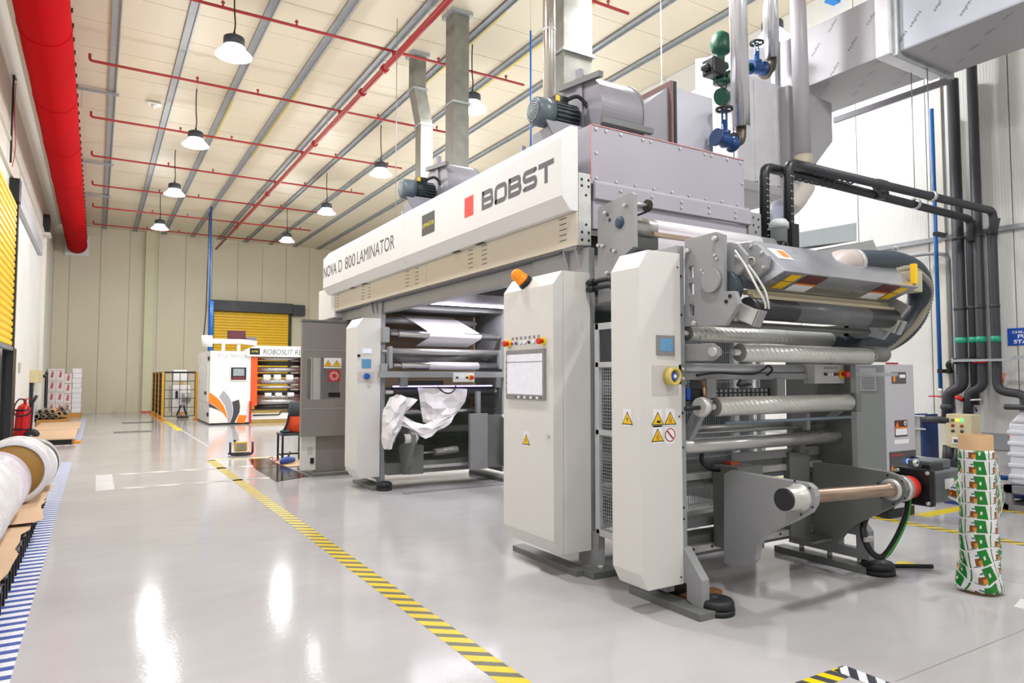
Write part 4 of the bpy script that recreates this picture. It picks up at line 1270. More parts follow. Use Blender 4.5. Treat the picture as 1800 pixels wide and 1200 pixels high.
part('pivot_bar', M().box(4.93, 5.8, 3.3, 3.33, 1.455, 1.485), mgrey, un)
pb = part('pendant_box', M().box(4.57, 4.93, 3.22, 3.32, 1.4, 1.545), mat('light_grey_box', '#c4c4c4', .4, var=0), un, bevel=.004)
for k, mm in enumerate((dark_b, white_b, white_b, dark_b, estop)):
    part('push_button', M().cyl((4.69 + k * .036, 3.22, 1.47), (4.69 + k * .036, 3.205, 1.47), .012, n=12), mm, pb)
    part('button_tag', M().box(4.677 + k * .036, 4.703 + k * .036, 3.218, 3.22, 1.51, 1.525), bezel_m, pb)
estop_btn(pb, (4.89, 3.22, 1.47), (0, -1, 0), .026)
part('carriage_bracket', M().box(3.47, 3.56, 3.25, 3.4, 1.27, 1.44), mgrey, un, bevel=.003)
part('carriage_bracket', M().box(4.18, 4.27, 3.25, 3.4, 1.27, 1.44), mgrey, un, bevel=.003)
part('energy_chain', M().box(3.58, 4.16, 3.3, 3.36, 1.31, 1.37), black, un)
chl = mesh_of('chain_link', M().box(-.014, .014, -.004, .004, -.01, .01))
chl.materials.append(mgrey)
for k in range(12):
    for zz in (1.325, 1.355):
        share('chain_link', chl, un, (3.61 + k * .046, 3.298, zz))
part('web_sensor', M().box(3.33, 3.47, 3.28, 3.36, 1.29, 1.37), black, un, bevel=.004)
part('sensor_tip', M().box(3.31, 3.34, 3.27, 3.36, 1.3, 1.38), blue_b, un)
part('cable', M().tube(spline([(3.4, 3.27, 1.46), (3.6, 3.285, 1.475), (3.95, 3.28, 1.47), (4.05, 3.27, 1.5), (4.1, 3.26, 1.53), (4.14, 3.26, 1.5), (4.1, 3.27, 1.46)], 5), .008, 6), black, un)
part('cable', M().tube(spline([(3.82, 3.27, 1.43), (3.78, 3.26, 1.39), (3.9, 3.25, 1.4)], 5), .008, 6), black, un)
part('cable', M().tube(spline([(3.6, 3.27, 1.3), (3.8, 3.25, 1.25), (3.95, 3.25, 1.23), (4.05, 3.26, 1.26)], 5), .009, 6), black, un)
part('rear_cable', M().tube(spline([(3.53, 3.35, .98), (3.53, 3.36, .88), (3.62, 3.36, .82), (3.8, 3.36, .8)], 5), .014, 8), black, un)
part('solenoid', M().box(3.78, 3.86, 3.33, 3.4, .78, .86), mat('orange_red_connector', '#b5482c', .5), un)

# rail beams, wire guard
part('upper_rail', M().box(3.25, 4.95, 3.46, 3.6, .7, .86), mgrey_d, un, bevel=.004)
part('rail_cover', M().box(3.9, 4.9, 3.43, 3.47, .84, .9), mgrey, un, bevel=.004)
part('guide_rail', M().box(3.25, 4.95, 3.43, 3.46, .745, .79), zinc, un)
part('lower_rail', M().box(3.25, 4.95, 3.46, 3.6, .22, .36), mgrey_d, un, bevel=.004)
part('guide_rail', M().box(3.25, 4.95, 3.42, 3.46, .255, .3), zinc, un)
bolts(un, [(3.32 + k * .18, 3.42, .28) for k in range(9)], (0, -1, 0), .01, .004, black)
part('cross_beam', M().box(3.25, 4.95, 3.5, 3.62, .4, .46), mgrey, un, bevel=.004)
wire = mat('galvanised_wire', '#b9bfc2', .4, .6, var=.1)
m = M()
k = 0
x = 3.26
while x < 4.86:
    m.bar((x, 3.95, .42), (x, 3.95, 2.0), .0045)
    x += .021
for z in [.45 + .12 * i for i in range(14)]:
    m.bar((3.26, 3.955, z), (4.86, 3.955, z), .005)
part('wire_guard', m, wire, un, kind='stuff')
part('guard_post', M().box(4.52, 4.57, 3.93, 3.98, .3, 2.1).box(4.84, 4.89, 3.93, 3.98, .3, 2.1).box(3.26, 4.86, 3.93, 3.97, .92, .96), alu, un)
# coating station behind the guard
cs = thing('coating_station', 'grey coating station frame with rollers behind the wire guard', 'machine', (4.1, 4.5, 0))
part('operator_frame', M().box(3.19, 3.25, 4.16, 4.95, .3, 2.44), mgrey, cs, bevel=.004)
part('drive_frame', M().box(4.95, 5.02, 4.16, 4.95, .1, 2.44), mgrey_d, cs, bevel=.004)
teal = mat('teal_grey_panel', '#5d716e', .4, var=.15, scale=5)
part('back_panel', M().box(3.25, 4.3, 4.9, 4.93, .15, 2.3), teal, cs)
part('side_column', M().box(4.3, 4.4, 4.7, 4.9, .1, 2.44), mgrey, cs)
for (y, z, r, mm) in ((4.45, 2.05, .07, roller_s), (4.5, 1.62, .11, grey_roll), (4.5, 1.36, .09, chrome), (4.5, 1.12, .12, black_roll), (4.45, .8, .06, roller_s), (4.4, .55, .08, roller_s)):
    part('roller', M().cyl((3.27, y, z), (4.93, y, z), r, n=24), mm, cs)
part('drip_pan', M().box(3.3, 4.9, 4.25, 4.8, .28, .32), zinc, cs)
part('valve_block', M().box(3.5, 4.0, 4.3, 4.4, .92, 1.02), mgrey_d, cs)
for k in range(5):
    part('air_line', M().tube(spline([(3.55 + k * .09, 4.3, .97), (3.57 + k * .09, 4.2, .8 - .03 * k), (3.6 + k * .1, 4.3, .5)], 5), .008, 6), [vgreen_line, blue_b, black, white_plastic, warn_y][k], cs)
ar = thing('hose_arms', 'two black hose couplings between the control cabinet and the end cover', 'hose', (3.15, 3.8, 2.1))
for z in (2.155, 2.105):
    part('coupling', M().tube([(3.15, 4.12, z), (3.15, 3.5, z + .01)], .018, 10), black_rubber, ar)
    part('coupling_nut', M().cyl((3.15, 4.1, z), (3.15, 4.04, z), .026, n=8), black_rubber, ar)
    part('coupling_nut', M().cyl((3.15, 3.85, z), (3.15, 3.8, z), .026, n=8), black_rubber, ar)
# aluminium mesh door between the two white covers
gd = thing('guard_door', 'aluminium guard door with wire mesh between the two white covers', 'guard door', (3.22, 3.8, .28))
part('frame', M().box(3.2, 3.24, 3.62, 3.66, .28, 1.85).box(3.2, 3.24, 4.06, 4.11, .28, 1.85).box(3.2, 3.24, 3.62, 4.1, .28, .33).box(3.2, 3.24, 3.62, 4.1, 1.8, 1.85).box(3.2, 3.24, 3.62, 4.1, 1.02, 1.06).box(3.2, 3.24, 3.62, 4.1, 1.52, 1.56), alu, gd, bevel=.003)
m = M()
y = 3.67
while y < 4.06:
    m.bar((3.22, y, .33), (3.22, y, 1.52), .004)
    y += .022
z = .34
while z < 1.52:
    m.bar((3.222, 3.66, z), (3.222, 4.06, z), .004)
    z += .024
part('wire_mesh', m, wire, gd, kind='stuff')
part('upper_window', M().box(3.215, 3.225, 3.66, 4.06, 1.56, 1.8), mat('dark_window', '#3a3f42', .15), gd)

# swing arms, reel shaft, motor
AX = 3.65
arm_pts = [(3.281, 0.797), (3.221, 0.827), (2.942, 0.820), (2.714, 0.817), (2.636, 0.817), (2.598, 0.792), (2.585, 0.747), (2.593, 0.693), (2.625, 0.644), (2.720, 0.584), (2.877, 0.494), (2.964, 0.438), (3.009, 0.368), (3.029, 0.274), (3.084, 0.233), (3.235, 0.183), (3.293, 0.203)]
la = part('reel_arm', M().prism(arm_pts, 'X', AX, AX + .045), mgrey, un, bevel=.004)
HY, HZ = (2.696, 0.724)
part('hub', M().lathe((AX - .13, HY, HZ), (AX + .06, HY, HZ), [(.068, 0), (.068, .55), (.084, .6), (.084, 1)], 28), zinc, la)
part('hub_cap', M().cyl((AX - .15, HY, HZ), (AX - .128, HY, HZ), .066, n=28), black, la)
bolts(la, [(AX - .003, HY + .1 * math.cos(a), HZ + .1 * math.sin(a)) for a in (0.3, 1.3, 2.4, 3.6, 4.6, 5.6)], (-1, 0, 0), .007, .004, black)
part('arm_web', M().box(AX + .045, AX + .3, 3.2, 3.42, .28, .84), mgrey_d, un, bevel=.004)
RX = 4.74
arm2 = [(3.379, 0.794), (3.044, 0.797), (2.807, 0.791), (2.720, 0.770), (2.674, 0.730), (2.660, 0.678), (2.693, 0.612), (2.778, 0.544), (3.011, 0.401), (3.110, 0.326), (3.175, 0.239), (3.232, 0.206), (3.395, 0.186)]
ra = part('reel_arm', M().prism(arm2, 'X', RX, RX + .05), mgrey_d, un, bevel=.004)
part('carriage_block', M().box(4.5, 4.74, 3.4, 3.46, .24, .88), mgrey_d, un, bevel=.004)
part('carriage_base', M().box(4.5, 4.76, 3.22, 3.42, .23, .25), mgrey_d, un, bevel=.004)
part('carriage_post', M().box(4.57, 4.64, 3.36, 3.42, .88, 1.07), mgrey_d, un, bevel=.003)
part('carriage_hook', M().prism([(3.3, 1.05), (3.44, 1.05), (3.44, 1.2), (3.38, 1.24), (3.3, 1.2)], 'X', 4.58, 4.62), mgrey, un, bevel=.006)
HY2, HZ2 = (2.762, 0.671)
part('hub_ring', M().ring((RX - .02, HY2, HZ2), (RX, HY2, HZ2), .075, .05, 24), zinc, ra)
bolts(ra, [(RX - .004, HY2 + .1 * math.cos(a), HZ2 + .1 * math.sin(a)) for a in (0.3, 1.3, 2.4, 3.6, 4.6, 5.6)], (-1, 0, 0), .007, .004, black)
part('reel_shaft', M().lathe((AX + .04, HY, HZ), (RX, HY2, HZ2), [(.042, 0), (.042, .9), (.05, .9), (.05, 1)], 24), shaft_m, un)
part('hub_housing', M().lathe((RX + .05, HY2, HZ2), (RX + .13, HY2, HZ2), [(.095, 0), (.09, 1)], 28), zinc, ra)
part('red_coupling', M().cyl((RX + .13, HY2, HZ2), (RX + .22, HY2, HZ2), .08, n=28), oil_red, ra)
part('coupling_flange', M().cyl((RX + .22, HY2, HZ2), (RX + .26, HY2, HZ2), .07, n=24), black, ra)
mg = mat('dark_grey_motor', '#5d646a', .4, var=.05)
mo = thing('servo_motor', 'dark grey servo motor with a black flange beside the reel shaft', 'motor', (5.25, HY2, HZ2 - .12))
MX = RX + .26
part('flange', M().box(MX, MX + .06, HY2 - .13, HY2 + .13, HZ2 - .13, HZ2 + .13), black, mo, bevel=.015)
part('body', M().prism([(HY2 - .115, HZ2 - .1), (HY2 - .1, HZ2 - .115), (HY2 + .1, HZ2 - .115), (HY2 + .115, HZ2 - .1), (HY2 + .115, HZ2 + .1), (HY2 + .1, HZ2 + .115), (HY2 - .1, HZ2 + .115), (HY2 - .115, HZ2 + .1)], 'X', MX + .06, MX + .42), mg, mo, bevel=.006)
part('end_cover', M().prism([(HY2 - .1, HZ2 - .08), (HY2 + .1, HZ2 - .08), (HY2 + .1, HZ2 + .1), (HY2 - .1, HZ2 + .1)], 'X', MX + .42, MX + .46), mg, mo, bevel=.01)
part('terminal_box', M().box(MX + .08, MX + .36, HY2 - .08, HY2 + .08, HZ2 + .115, HZ2 + .18), mg, mo, bevel=.008)
part('connector', M().box(MX + .04, MX + .22, HY2 - .1, HY2 - .04, HZ2 + .115, HZ2 + .16), black, mo, bevel=.006)
part('nameplate', M().box(MX + .2, MX + .32, HY2 - .118, HY2 - .115, HZ2 - .02, HZ2 + .05), label_w, mo)
part('lifting_eye', M().ring((MX + .03, HY2 - .02, HZ2 + .16), (MX + .03, HY2, HZ2 + .16), .028, .017, 16), zinc, mo)
bolts(mo, [(MX, HY2 + a, HZ2 + b) for a in (-.105, .105) for b in (-.105, .105)], (-1, 0, 0), .014, .012, zinc)
cb = thing('motor_cable', 'black motor cables with a green stripe hanging under the reel shaft', 'cable', (5.0, 2.85, 0))
part('cable', M().tube(spline([(5.02, 2.8, .6), (5.0, 2.82, .45), (4.93, 2.86, .28), (4.84, 2.9, .17), (4.78, 2.95, .2), (4.77, 3.0, .32), (4.84, 3.02, .42), (4.93, 3.0, .48)], 6), .022, 10), black_rubber, cb)
part('stripe', M().tube(spline([(5.0, 2.778, .6), (4.985, 2.795, .45), (4.915, 2.838, .28), (4.83, 2.88, .16)], 6), .006, 6), mat('green_stripe', '#3fae3a', .4, var=0), cb)
part('cable', M().tube(spline([(4.97, 2.86, .6), (4.96, 2.9, .5), (4.9, 2.96, .46), (4.8, 3.0, .5)], 6), .016, 8), black_rubber, cb)
part('cable_clamp', M().box(4.74, 4.84, 2.96, 2.98, .27, .3), zinc, cb)
part('floor_cable', M().tube(spline([(5.02, 3.2, .02), (5.15, 3.08, .02), (5.3, 2.98, .02), (5.45, 2.88, .02)], 5), .016, 8), black_rubber, cb)
solo('floor_sticker', M().cyl((5.42, 3.06, .0005), (5.42, 3.06, .002), .075, n=20), plain_y, 'round yellow sticker on the floor by the motor cable', 'sticker')
solo('wooden_plank', M().box(3.3, 3.62, 3.28, 3.36, 0, .03), mat('brown_plank', '#8d6134', .7, var=.15), 'brown plank on the floor under the reel arm', 'plank')
solo('drip_tray', M().box(3.28, 3.6, 3.4, 3.75, 0, .1), black, 'black tray on the floor behind the reel arm', 'tray')

# ---------------------------------------------------------------- corona treater above the unwinder
ct = thing('corona_treater', 'stainless corona treater on grey side plates above the unwinder rollers', 'treater', (4.0, 2.85, 1.75))
pl = [(3.218, 2.339), (2.955, 2.345), (2.896, 2.319), (2.9, 1.97), (2.815, 1.962), (2.785, 1.885), (2.894, 1.76), (3.228, 1.775)]
holes = [[(3.165 + a, z0 + b) for a, b in ((-.022, 0), (.022, 0), (.022, .075), (-.022, .075))] for z0 in (1.84, 1.975, 2.085)]
sp = part('side_plate', plate_with_holes(pl, holes, 'X', 3.25, 3.285), mgrey, ct, bevel=.003)
part('bearing_cover', M().cyl((3.25, 2.985, 2.045), (3.225, 2.985, 2.045), .075, n=32), mgrey, sp)
bolts(sp, [(3.25, 3.18, 2.26), (3.25, 2.95, 2.3), (3.25, 3.13, 1.79)], (-1, 0, 0), .016, .03, zinc)
bolts(sp, [(3.25, 2.96, 2.2), (3.25, 2.945, 2.175), (3.25, 3.07, 2.12), (3.25, 3.055, 2.1)], (-1, 0, 0), .009, .012, zinc)
bolts(sp, [(3.25, 2.85, 1.935), (3.25, 2.88, 1.905)], (-1, 0, 0), .013, .006, black)
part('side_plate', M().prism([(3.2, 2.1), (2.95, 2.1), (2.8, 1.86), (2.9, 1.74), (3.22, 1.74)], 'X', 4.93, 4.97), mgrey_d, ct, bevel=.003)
tsec = [(2.62, 2.075), (2.85, 2.292), (2.98, 2.3), (3.0, 2.02), (2.85, 1.985)]
tb = part('electrode_housing', M().prism(tsec, 'X', 3.46, 4.9), mat('stainless_sheet', '#c9cbd2', .25, .85, var=.08, scale=3), ct, bevel=.004)
end = [(2.918, 2.239), (2.838, 2.275), (2.779, 2.255), (2.71, 2.174), (2.72, 2.1), (2.83, 2.03), (2.921, 2.08), (2.963, 2.203)]
ep = part('end_plate', M().prism(end, 'X', 3.42, 3.46), mgrey, ct, bevel=.006)
bolts(ep, [(3.42, a, b) for a, b in ((2.9, 2.22), (2.83, 2.25), (2.75, 2.2), (2.74, 2.11), (2.83, 2.06), (2.92, 2.12))], (-1, 0, 0), .011, .01, zinc)
part('plate_hole', M().ring((3.415, 2.83, 2.155), (3.42, 2.83, 2.155), .032, .024, 20), mat('cream_bush', '#cfc9b8', .5), ep)
part('end_plate', M().prism([(a + .08, b + .01) for a, b in end], 'X', 3.33, 3.36), mgrey, ct, bevel=.006)
part('sticker', M().add([(3.53, 2.72, 2.172), (3.68, 2.72, 2.172), (3.68, 2.8, 2.247), (3.53, 2.8, 2.247)], [(0, 1, 2, 3)]), label_w, tb)
part('sticker_mark', M().add([(3.6, 2.735, 2.188), (3.67, 2.735, 2.188), (3.67, 2.79, 2.239), (3.6, 2.79, 2.239)], [(0, 1, 2, 3)]), org_deco, tb)
def under_sticker(x0, x1, a, b, m, nm='sticker'):
    # on the sloping lower face from (2.62, 2.075) to (2.85, 1.985)
    def pt(x, t):
        return (x, 2.62 + .23 * t - .0012, 2.075 - .09 * t - .0016)
    part(nm, M().add([pt(x0, a), pt(x1, a), pt(x1, b), pt(x0, b)], [(0, 1, 2, 3)]), m, tb)
for xa in (3.56, 4.72):
    under_sticker(xa, xa + .1, .12, .42, warn_y, 'yellow_sticker')
    under_sticker(xa, xa + .1, .46, .8, warn_y, 'yellow_sticker')
for xa in (3.7, 4.5):
    under_sticker(xa, xa + .2, .08, .46, mat('maroon_sticker_%d' % int(xa * 10), '#5b1d1c', .5, var=0), 'danger_sticker')
    under_sticker(xa, xa + .2, .46, .54, MATS['orange_decal'], 'danger_stripe')
    under_sticker(xa, xa + .2, .54, .86, label_w, 'danger_text')
part('electrode_rail', M().box(3.4, 4.9, 2.84, 2.88, 1.955, 1.985).box(3.4, 4.9, 2.8, 2.84, 1.93, 1.95), mat('ceramic_rail', '#b3a98c', .4), ct)
part('treater_roll', M().cyl((3.36, 2.82, 1.865), (4.9, 2.82, 1.865), .068, n=28), black_roll, ct)
part('roll_sleeve', M().cyl((3.78, 2.82, 1.865), (4.55, 2.82, 1.865), .0695, n=28), grey_roll, ct)
part('roll_drive', M().cyl((3.29, 2.95, 2.0), (3.36, 2.95, 2.0), .11, n=28), mat('dark_teal_drive', '#3c484d', .4), ct)
for xa in (3.36, 4.86):
    cl = part('air_cylinder', M().bar((xa, 2.93, 1.88), (xa + .03, 2.76, 1.8), .085, .1), zinc, ct, bevel=.008)
    part('cylinder_plate', M().bar((xa + .03, 2.757, 1.8), (xa + .033, 2.745, 1.794), .09, .105), mgrey, cl, bevel=.004)
for a in (.0, .03):
    part('air_hose', M().tube(spline([(3.31, 2.86, 2.22 - a), (3.33 + a, 2.8, 2.12), (3.36 + 2 * a, 2.74, 1.98), (3.41 + a, 2.73, 1.9), (3.43 + a, 2.74, 1.86)], 6), .007, 8), white_plastic, ct)
part('end_block', M().box(4.9, 5.02, 2.66, 2.95, 2.05, 2.2), mat('ribbed_insulator', '#b5ad96', .4), ct, bevel=.01)
part('yellow_label', M().box(4.86, 4.9, 2.63, 2.66, 2.1, 2.24), warn_y, ct)
part('end_arm', M().prism([(2.7, 1.95), (2.95, 2.1), (3.0, 1.75), (2.9, 1.72)], 'X', 4.9, 4.94), mgrey, ct, bevel=.004)
part('drive_gear', M().cyl((4.85, 3.02, 1.62), (5.12, 3.02, 1.62), .06, n=18), mgrey_d, ct)
part('elbow', M().tube(rounded([(4.162, 2.850, 2.114), (4.316, 2.850, 2.227), (4.498, 2.850, 2.243)], .12, 6), .094, 18), mat('grey_elbow', '#b9ada6', .45), ct)
hz = thing('exhaust_hose', 'thick dark corrugated exhaust hose looping from the corona treater', 'hose', (5.1, 2.9, 1.65))
hp = spline([(4.471, 2.850, 2.241), (4.736, 2.850, 2.263), (5.058, 2.870, 2.285), (5.354, 2.900, 2.245), (5.528, 2.950, 2.121), (5.547, 3.000, 1.964), (5.436, 3.050, 1.818), (5.252, 3.100, 1.726), (5.054, 3.150, 1.688), (4.841, 3.200, 1.667)], 16)
part('hose', M().tube(hp, [.083 if i % 2 else .092 for i in range(len(hp))], 18), mat('dark_corrugated_hose', '#353f47', .4), hz)
part('clamp', M().cyl((4.471, 2.850, 2.241), (4.511, 2.850, 2.244), .097, n=20), zinc, hz)
part('guard_cable', M().tube(spline([(4.824, 2.800, 2.190), (5.118, 2.800, 2.247), (5.440, 2.850, 2.179), (5.553, 2.900, 2.059), (5.449, 2.950, 1.857), (5.226, 3.050, 1.670), (5.008, 3.100, 1.641)], 8), .026, 10), mat('grey_conduit_hose', '#8d8778', .5), hz)
part('hanger_ring', M().ring((5.021, 2.850, 2.394), (5.061, 2.870, 2.401), .018, .012, 14), zinc, hz)

# upper infeed: chain plate, rolls and white film
inf = thing('infeed_unit', 'grey plate with chain sprockets and a white film roll under the oven', 'machine part', (4.0, 3.9, 2.2))
ip = [(4.06, 2.7), (4.04, 2.725), (3.68, 2.755), (3.655, 2.735), (3.655, 2.36), (3.78, 2.3), (3.78, 2.0), (4.06, 2.0)]
cpl = part('chain_plate', plate_with_holes(ip, [circle2((3.92, 2.6), .017), circle2((3.94, 2.64), .012), circle2((3.9, 2.37), .016)], 'X', 3.2, 3.24), mgrey, inf, bevel=.003)
part('bearing', M().lathe((3.2, 3.8, 2.56), (3.18, 3.8, 2.56), [(.045, 0), (.042, .6), (.02, 1)], 24), mat('dark_blue_bearing', '#33475a', .4), cpl)
bolts(cpl, [(3.2, 3.85, 2.36), (3.2, 4.03, 2.43), (3.2, 3.98, 2.42), (3.2, 3.93, 2.21), (3.2, 3.73, 2.67), (3.2, 3.95, 2.66)], (-1, 0, 0), .014, .03, zinc)
spk = mat('brown_sprocket', '#6a5138', .5, .4, var=.2)
def sprocket(x, y, z, r, m, nm='sprocket'):
    n = 26
    pts = []
    for i in range(2 * n):
        a = math.pi * i / n
        rr = r if i % 2 else r * .9
        pts.append((y + rr * math.cos(a), z + rr * math.sin(a)))
    return part(nm, M().prism(pts, 'X', x, x + .025), m, inf)
sprocket(3.27, 3.82, 2.56, .088, spk)
sprocket(3.38, 3.72, 2.69, .045, mat('dark_sprocket', '#403a36', .5, .4))
part('tension_shaft', M().cyl((3.24, 3.72, 2.69), (3.38, 3.72, 2.69), .014, n=10), zinc, inf)
sprocket(3.26, 3.78, 2.33, .06, mat('blue_grey_sprocket', '#5c6470', .5, .4))
part('chain', M().tube([(3.29, 3.74, 2.63), (3.33, 3.76, 2.62), (3.385, 3.72, 2.645)], .008, 6), black, inf)
part('film_roll', M().cyl((3.3, 3.85, 2.56), (4.9, 3.85, 2.56), .07, n=28), roller_s, inf)
part('film', M().cyl((3.55, 3.85, 2.56), (4.72, 3.85, 2.56), .072, n=28), web_white, inf)
part('film_web', M().box(3.55, 4.72, 3.78, 3.783, 2.0, 2.56), web_white, inf)
part('lower_roll', M().cyl((3.28, 3.84, 2.31), (4.9, 3.84, 2.31), .035, n=20), chrome, inf)
part('back_plate', M().box(3.26, 5.0, 4.02, 4.06, 2.3, 2.62), mgrey_d, inf)
part('front_bar', M().box(3.4, 4.95, 3.66, 3.7, 2.46, 2.49), mat('bronze_bar', '#b09a86', .4, .4), inf)
mt = thing('gear_motor', 'small grey ribbed gear motor above the treater drive side', 'motor', (5.12, 4.0, 2.5))
q = (5.144, 3.950, 2.780)
part('body', M().lathe((q[0], 3.95, q[2] - .22), (q[0], 3.95, q[2] + .02), [(.07, 0), (.07, .8), (.078, .82), (.078, 1)], 20), mat('ribbed_grey_motor', '#9aa1a3', .45, wave=('X', 30, .5)), mt)
part('cap', M().lathe((q[0], 3.95, q[2] - .02), (q[0], 3.95, q[2] + .06), [(.085, 0), (.085, .6), (.06, 1)], 20), mat('pale_motor_cap', '#c2c8c8', .4), mt)
part('mount', M().box(q[0] - .35, q[0] + .1, 3.98, 4.04, q[2] - .36, q[2] - .2), mgrey, mt, bevel=.004)
part('pulley', M().ring((q[0] - .03, 3.86, q[2] - .2), (q[0] - .03, 3.9, q[2] - .2), .05, .025, 20), black, mt)
part('belt', M().tube([(q[0] - .45, 3.88, q[2] - .2), (q[0] - .03, 3.88, q[2] - .15)], .007, 6), black, mt)
part('blue_pulley', M().cyl((q[0] + .02, 3.86, q[2] - .4), (q[0] + .02, 3.92, q[2] - .4), .06, n=20), mat('teal_pulley', '#2c5563', .4), mt)
part('cream_pulley', M().cyl((q[0] - .14, 3.86, q[2] - .4), (q[0] - .14, 3.92, q[2] - .4), .07, n=20), mat('cream_pulley', '#b39a82', .5), mt)
dd = thing('drive_cover', 'long grey sheet metal drive cover behind the treater', 'machine cover', (6.0, 4.2, 2.5))
part('cover', M().prism([(5.490, 2.634), (5.495, 2.777), (6.386, 2.971), (6.378, 2.789)], 'Y', 4.0, 4.55), mat('pale_grey_cover', '#b4bcc0', .35, .2), dd, bevel=.004)
part('bracket', M().prism([(5.811, 2.642), (6.691, 2.836), (6.784, 2.705), (5.807, 2.522)], 'Y', 4.02, 4.4), mgrey, dd, bevel=.004)
part('opening', M().box((5.394, 4.000, 2.651)[0], (5.491, 4.000, 2.660)[0], 4.0, 4.3, 2.62, 2.85), black, dd)

# ---------------------------------------------------------------- far laminating station
fs_ = thing('laminating_station', 'far laminating station under the bridge with film rollers and reel arms', 'machine', (4.1, 8.8, 0))
part('operator_frame', M().box(3.19, 3.25, 8.62, 9.4, .1, 2.44), mgrey, fs_, bevel=.004)
part('drive_frame', M().box(4.99, 5.06, 8.55, 9.4, .1, 2.44), mgrey, fs_, bevel=.004)
part('drive_foot', M().box(4.85, 5.1, 8.3, 9.3, 0, .05), mgrey_d, fs_)
part('back_wall', M().box(3.25, 5.0, 9.42, 9.46, .1, 2.44), mat('bronze_back_panel', '#b39a7c', .4, 0), fs_)
part('top_plate', M().box(3.25, 5.0, 8.55, 9.4, 2.36, 2.42), mgrey_d, fs_)
part('bearing_block', M().box(3.18, 3.27, 8.52, 8.62, 1.9, 2.1), mgrey, fs_, bevel=.006)
part('roller_arm', M().box(3.26, 3.31, 8.5, 8.62, 1.56, 1.85), mgrey, fs_, bevel=.01)
part('roller_arm', M().box(4.93, 4.97, 8.5, 8.62, 1.56, 1.83), mgrey, fs_, bevel=.01)
part('bearing_block', M().box(3.16, 3.24, 8.5, 8.62, 1.52, 1.62), mgrey, fs_, bevel=.006)
for (xa, xb, y, z, r, mm) in ((3.3, 4.72, 8.95, 2.23, .05, roller_s), (3.42, 4.92, 8.6, 2.02, .052, chrome), (3.3, 4.97, 8.6, 1.79, .042, roller_s), (3.3, 4.95, 8.9, 1.7, .06, roller_s), (3.46, 4.92, 8.6, 1.6, .052, chrome), (3.35, 4.86, 8.6, 1.25, .062, black_roll), (3.3, 4.95, 8.75, .98, .045, chrome), (3.3, 4.9, 9.1, 2.08, .045, roller_s)):
    o = part('roller', M().cyl((xa, y, z), (xb, y, z), r, n=24), mm, fs_)
    part('journal', M().cyl((xa - .1, y, z), (xb + .06, y, z), r * .45, n=12), zinc, o)
part('film_sleeve', M().cyl((3.86, 8.6, 1.6), (4.62, 8.6, 1.6), .054, n=24), web_white, fs_)
wpts = [(3.62, 4.42, 9.0, 2.31), (3.72, 4.5, 8.78, 2.2), (3.82, 4.6, 8.58, 2.08), (3.86, 4.66, 8.545, 2.03), (3.84, 4.64, 8.55, 1.98), (3.72, 4.52, 8.72, 1.87)]
vs = [(x, y, z) for a, b, y, z in wpts for x in (a, b)]
part('film_web', M().add(vs, [(2 * i, 2 * i + 1, 2 * i + 3, 2 * i + 2) for i in range(5)], True), web_white, fs_)
part('sensor_beam', M().box(3.12, 5.05, 8.46, 8.54, 1.44, 1.52), mgrey, fs_, bevel=.004)
pb2 = part('pendant_box', M().box(4.16, 4.47, 8.42, 8.46, 1.38, 1.5), label_w, fs_, bevel=.004)
for k, mm in enumerate((dark_b, white_b, white_b, dark_b)):
    part('push_button', M().cyl((4.2 + k * .05, 8.42, 1.44), (4.2 + k * .05, 8.4, 1.44), .015, n=10), mm, pb2)
estop_btn(pb2, (4.41, 8.42, 1.44), (0, -1, 0), .028)
part('energy_chain', M().box(3.5, 4.02, 8.46, 8.52, 1.34, 1.4), black, fs_)
part('carriage_bracket', M().box(3.4, 3.5, 8.45, 8.53, 1.32, 1.44).box(4.84, 4.92, 8.45, 8.53, 1.3, 1.44), mgrey_d, fs_)
part('static_bar', M().box(3.32, 4.8, 8.5, 8.53, 1.315, 1.335), mat('violet_glow_bar', '#cbbcf2', .3, var=0, emit=2.0), fs_)
part('cable', M().tube(spline([(3.93, 8.45, 1.32), (4.0, 8.43, 1.25), (4.08, 8.42, 1.23), (4.16, 8.43, 1.26), (4.2, 8.45, 1.33)], 5), .01, 6), black, fs_)
part('upper_rail', M().box(3.25, 5.0, 8.85, 8.95, .68, .76), mgrey_d, fs_)
part('lower_rail', M().box(3.25, 5.0, 8.5, 8.62, .18, .33), mgrey_d, fs_, bevel=.004)
part('guide_rail', M().box(3.6, 4.4, 8.47, 8.5, .24, .28), zinc, fs_)
m = M()
x = 3.28
while x < 4.98:
    m.bar((x, 9.2, .3), (x, 9.2, 1.25), .005)
    x += .035
for z in (.45, .6, .75, .9, 1.05, 1.2):
    m.bar((3.28, 9.2, z), (4.98, 9.2, z), .005)
part('wire_guard', m, mat('greenish_wire', '#8f9a86', .4, .4), fs_, kind='stuff')
part('dark_panel', M().box(3.25, 5.0, 9.3, 9.32, .2, 1.3), mat('dark_green_grey_panel', '#66705f', .5), fs_)
la2 = part('reel_arm', M().prism([(8.55, .2), (8.45, .18), (8.3, .3), (8.22, .5), (8.16, .6), (8.16, .72), (8.25, .77), (8.33, .7), (8.4, .6), (8.6, .55)], 'X', 3.44, 3.5), mgrey_d, fs_, bevel=.004)
part('arm_block', M().box(3.5, 3.72, 8.42, 8.6, .18, .55), mgrey_d, fs_, bevel=.004)
part('hub', M().lathe((3.36, 8.24, .665), (3.56, 8.24, .665), [(.06, 0), (.06, .5), (.08, .55), (.08, .8), (.03, .85), (.03, 1)], 22), zinc, la2)
part('hub_cap', M().cyl((3.34, 8.24, .665), (3.36, 8.24, .665), .058, n=20), black, la2)
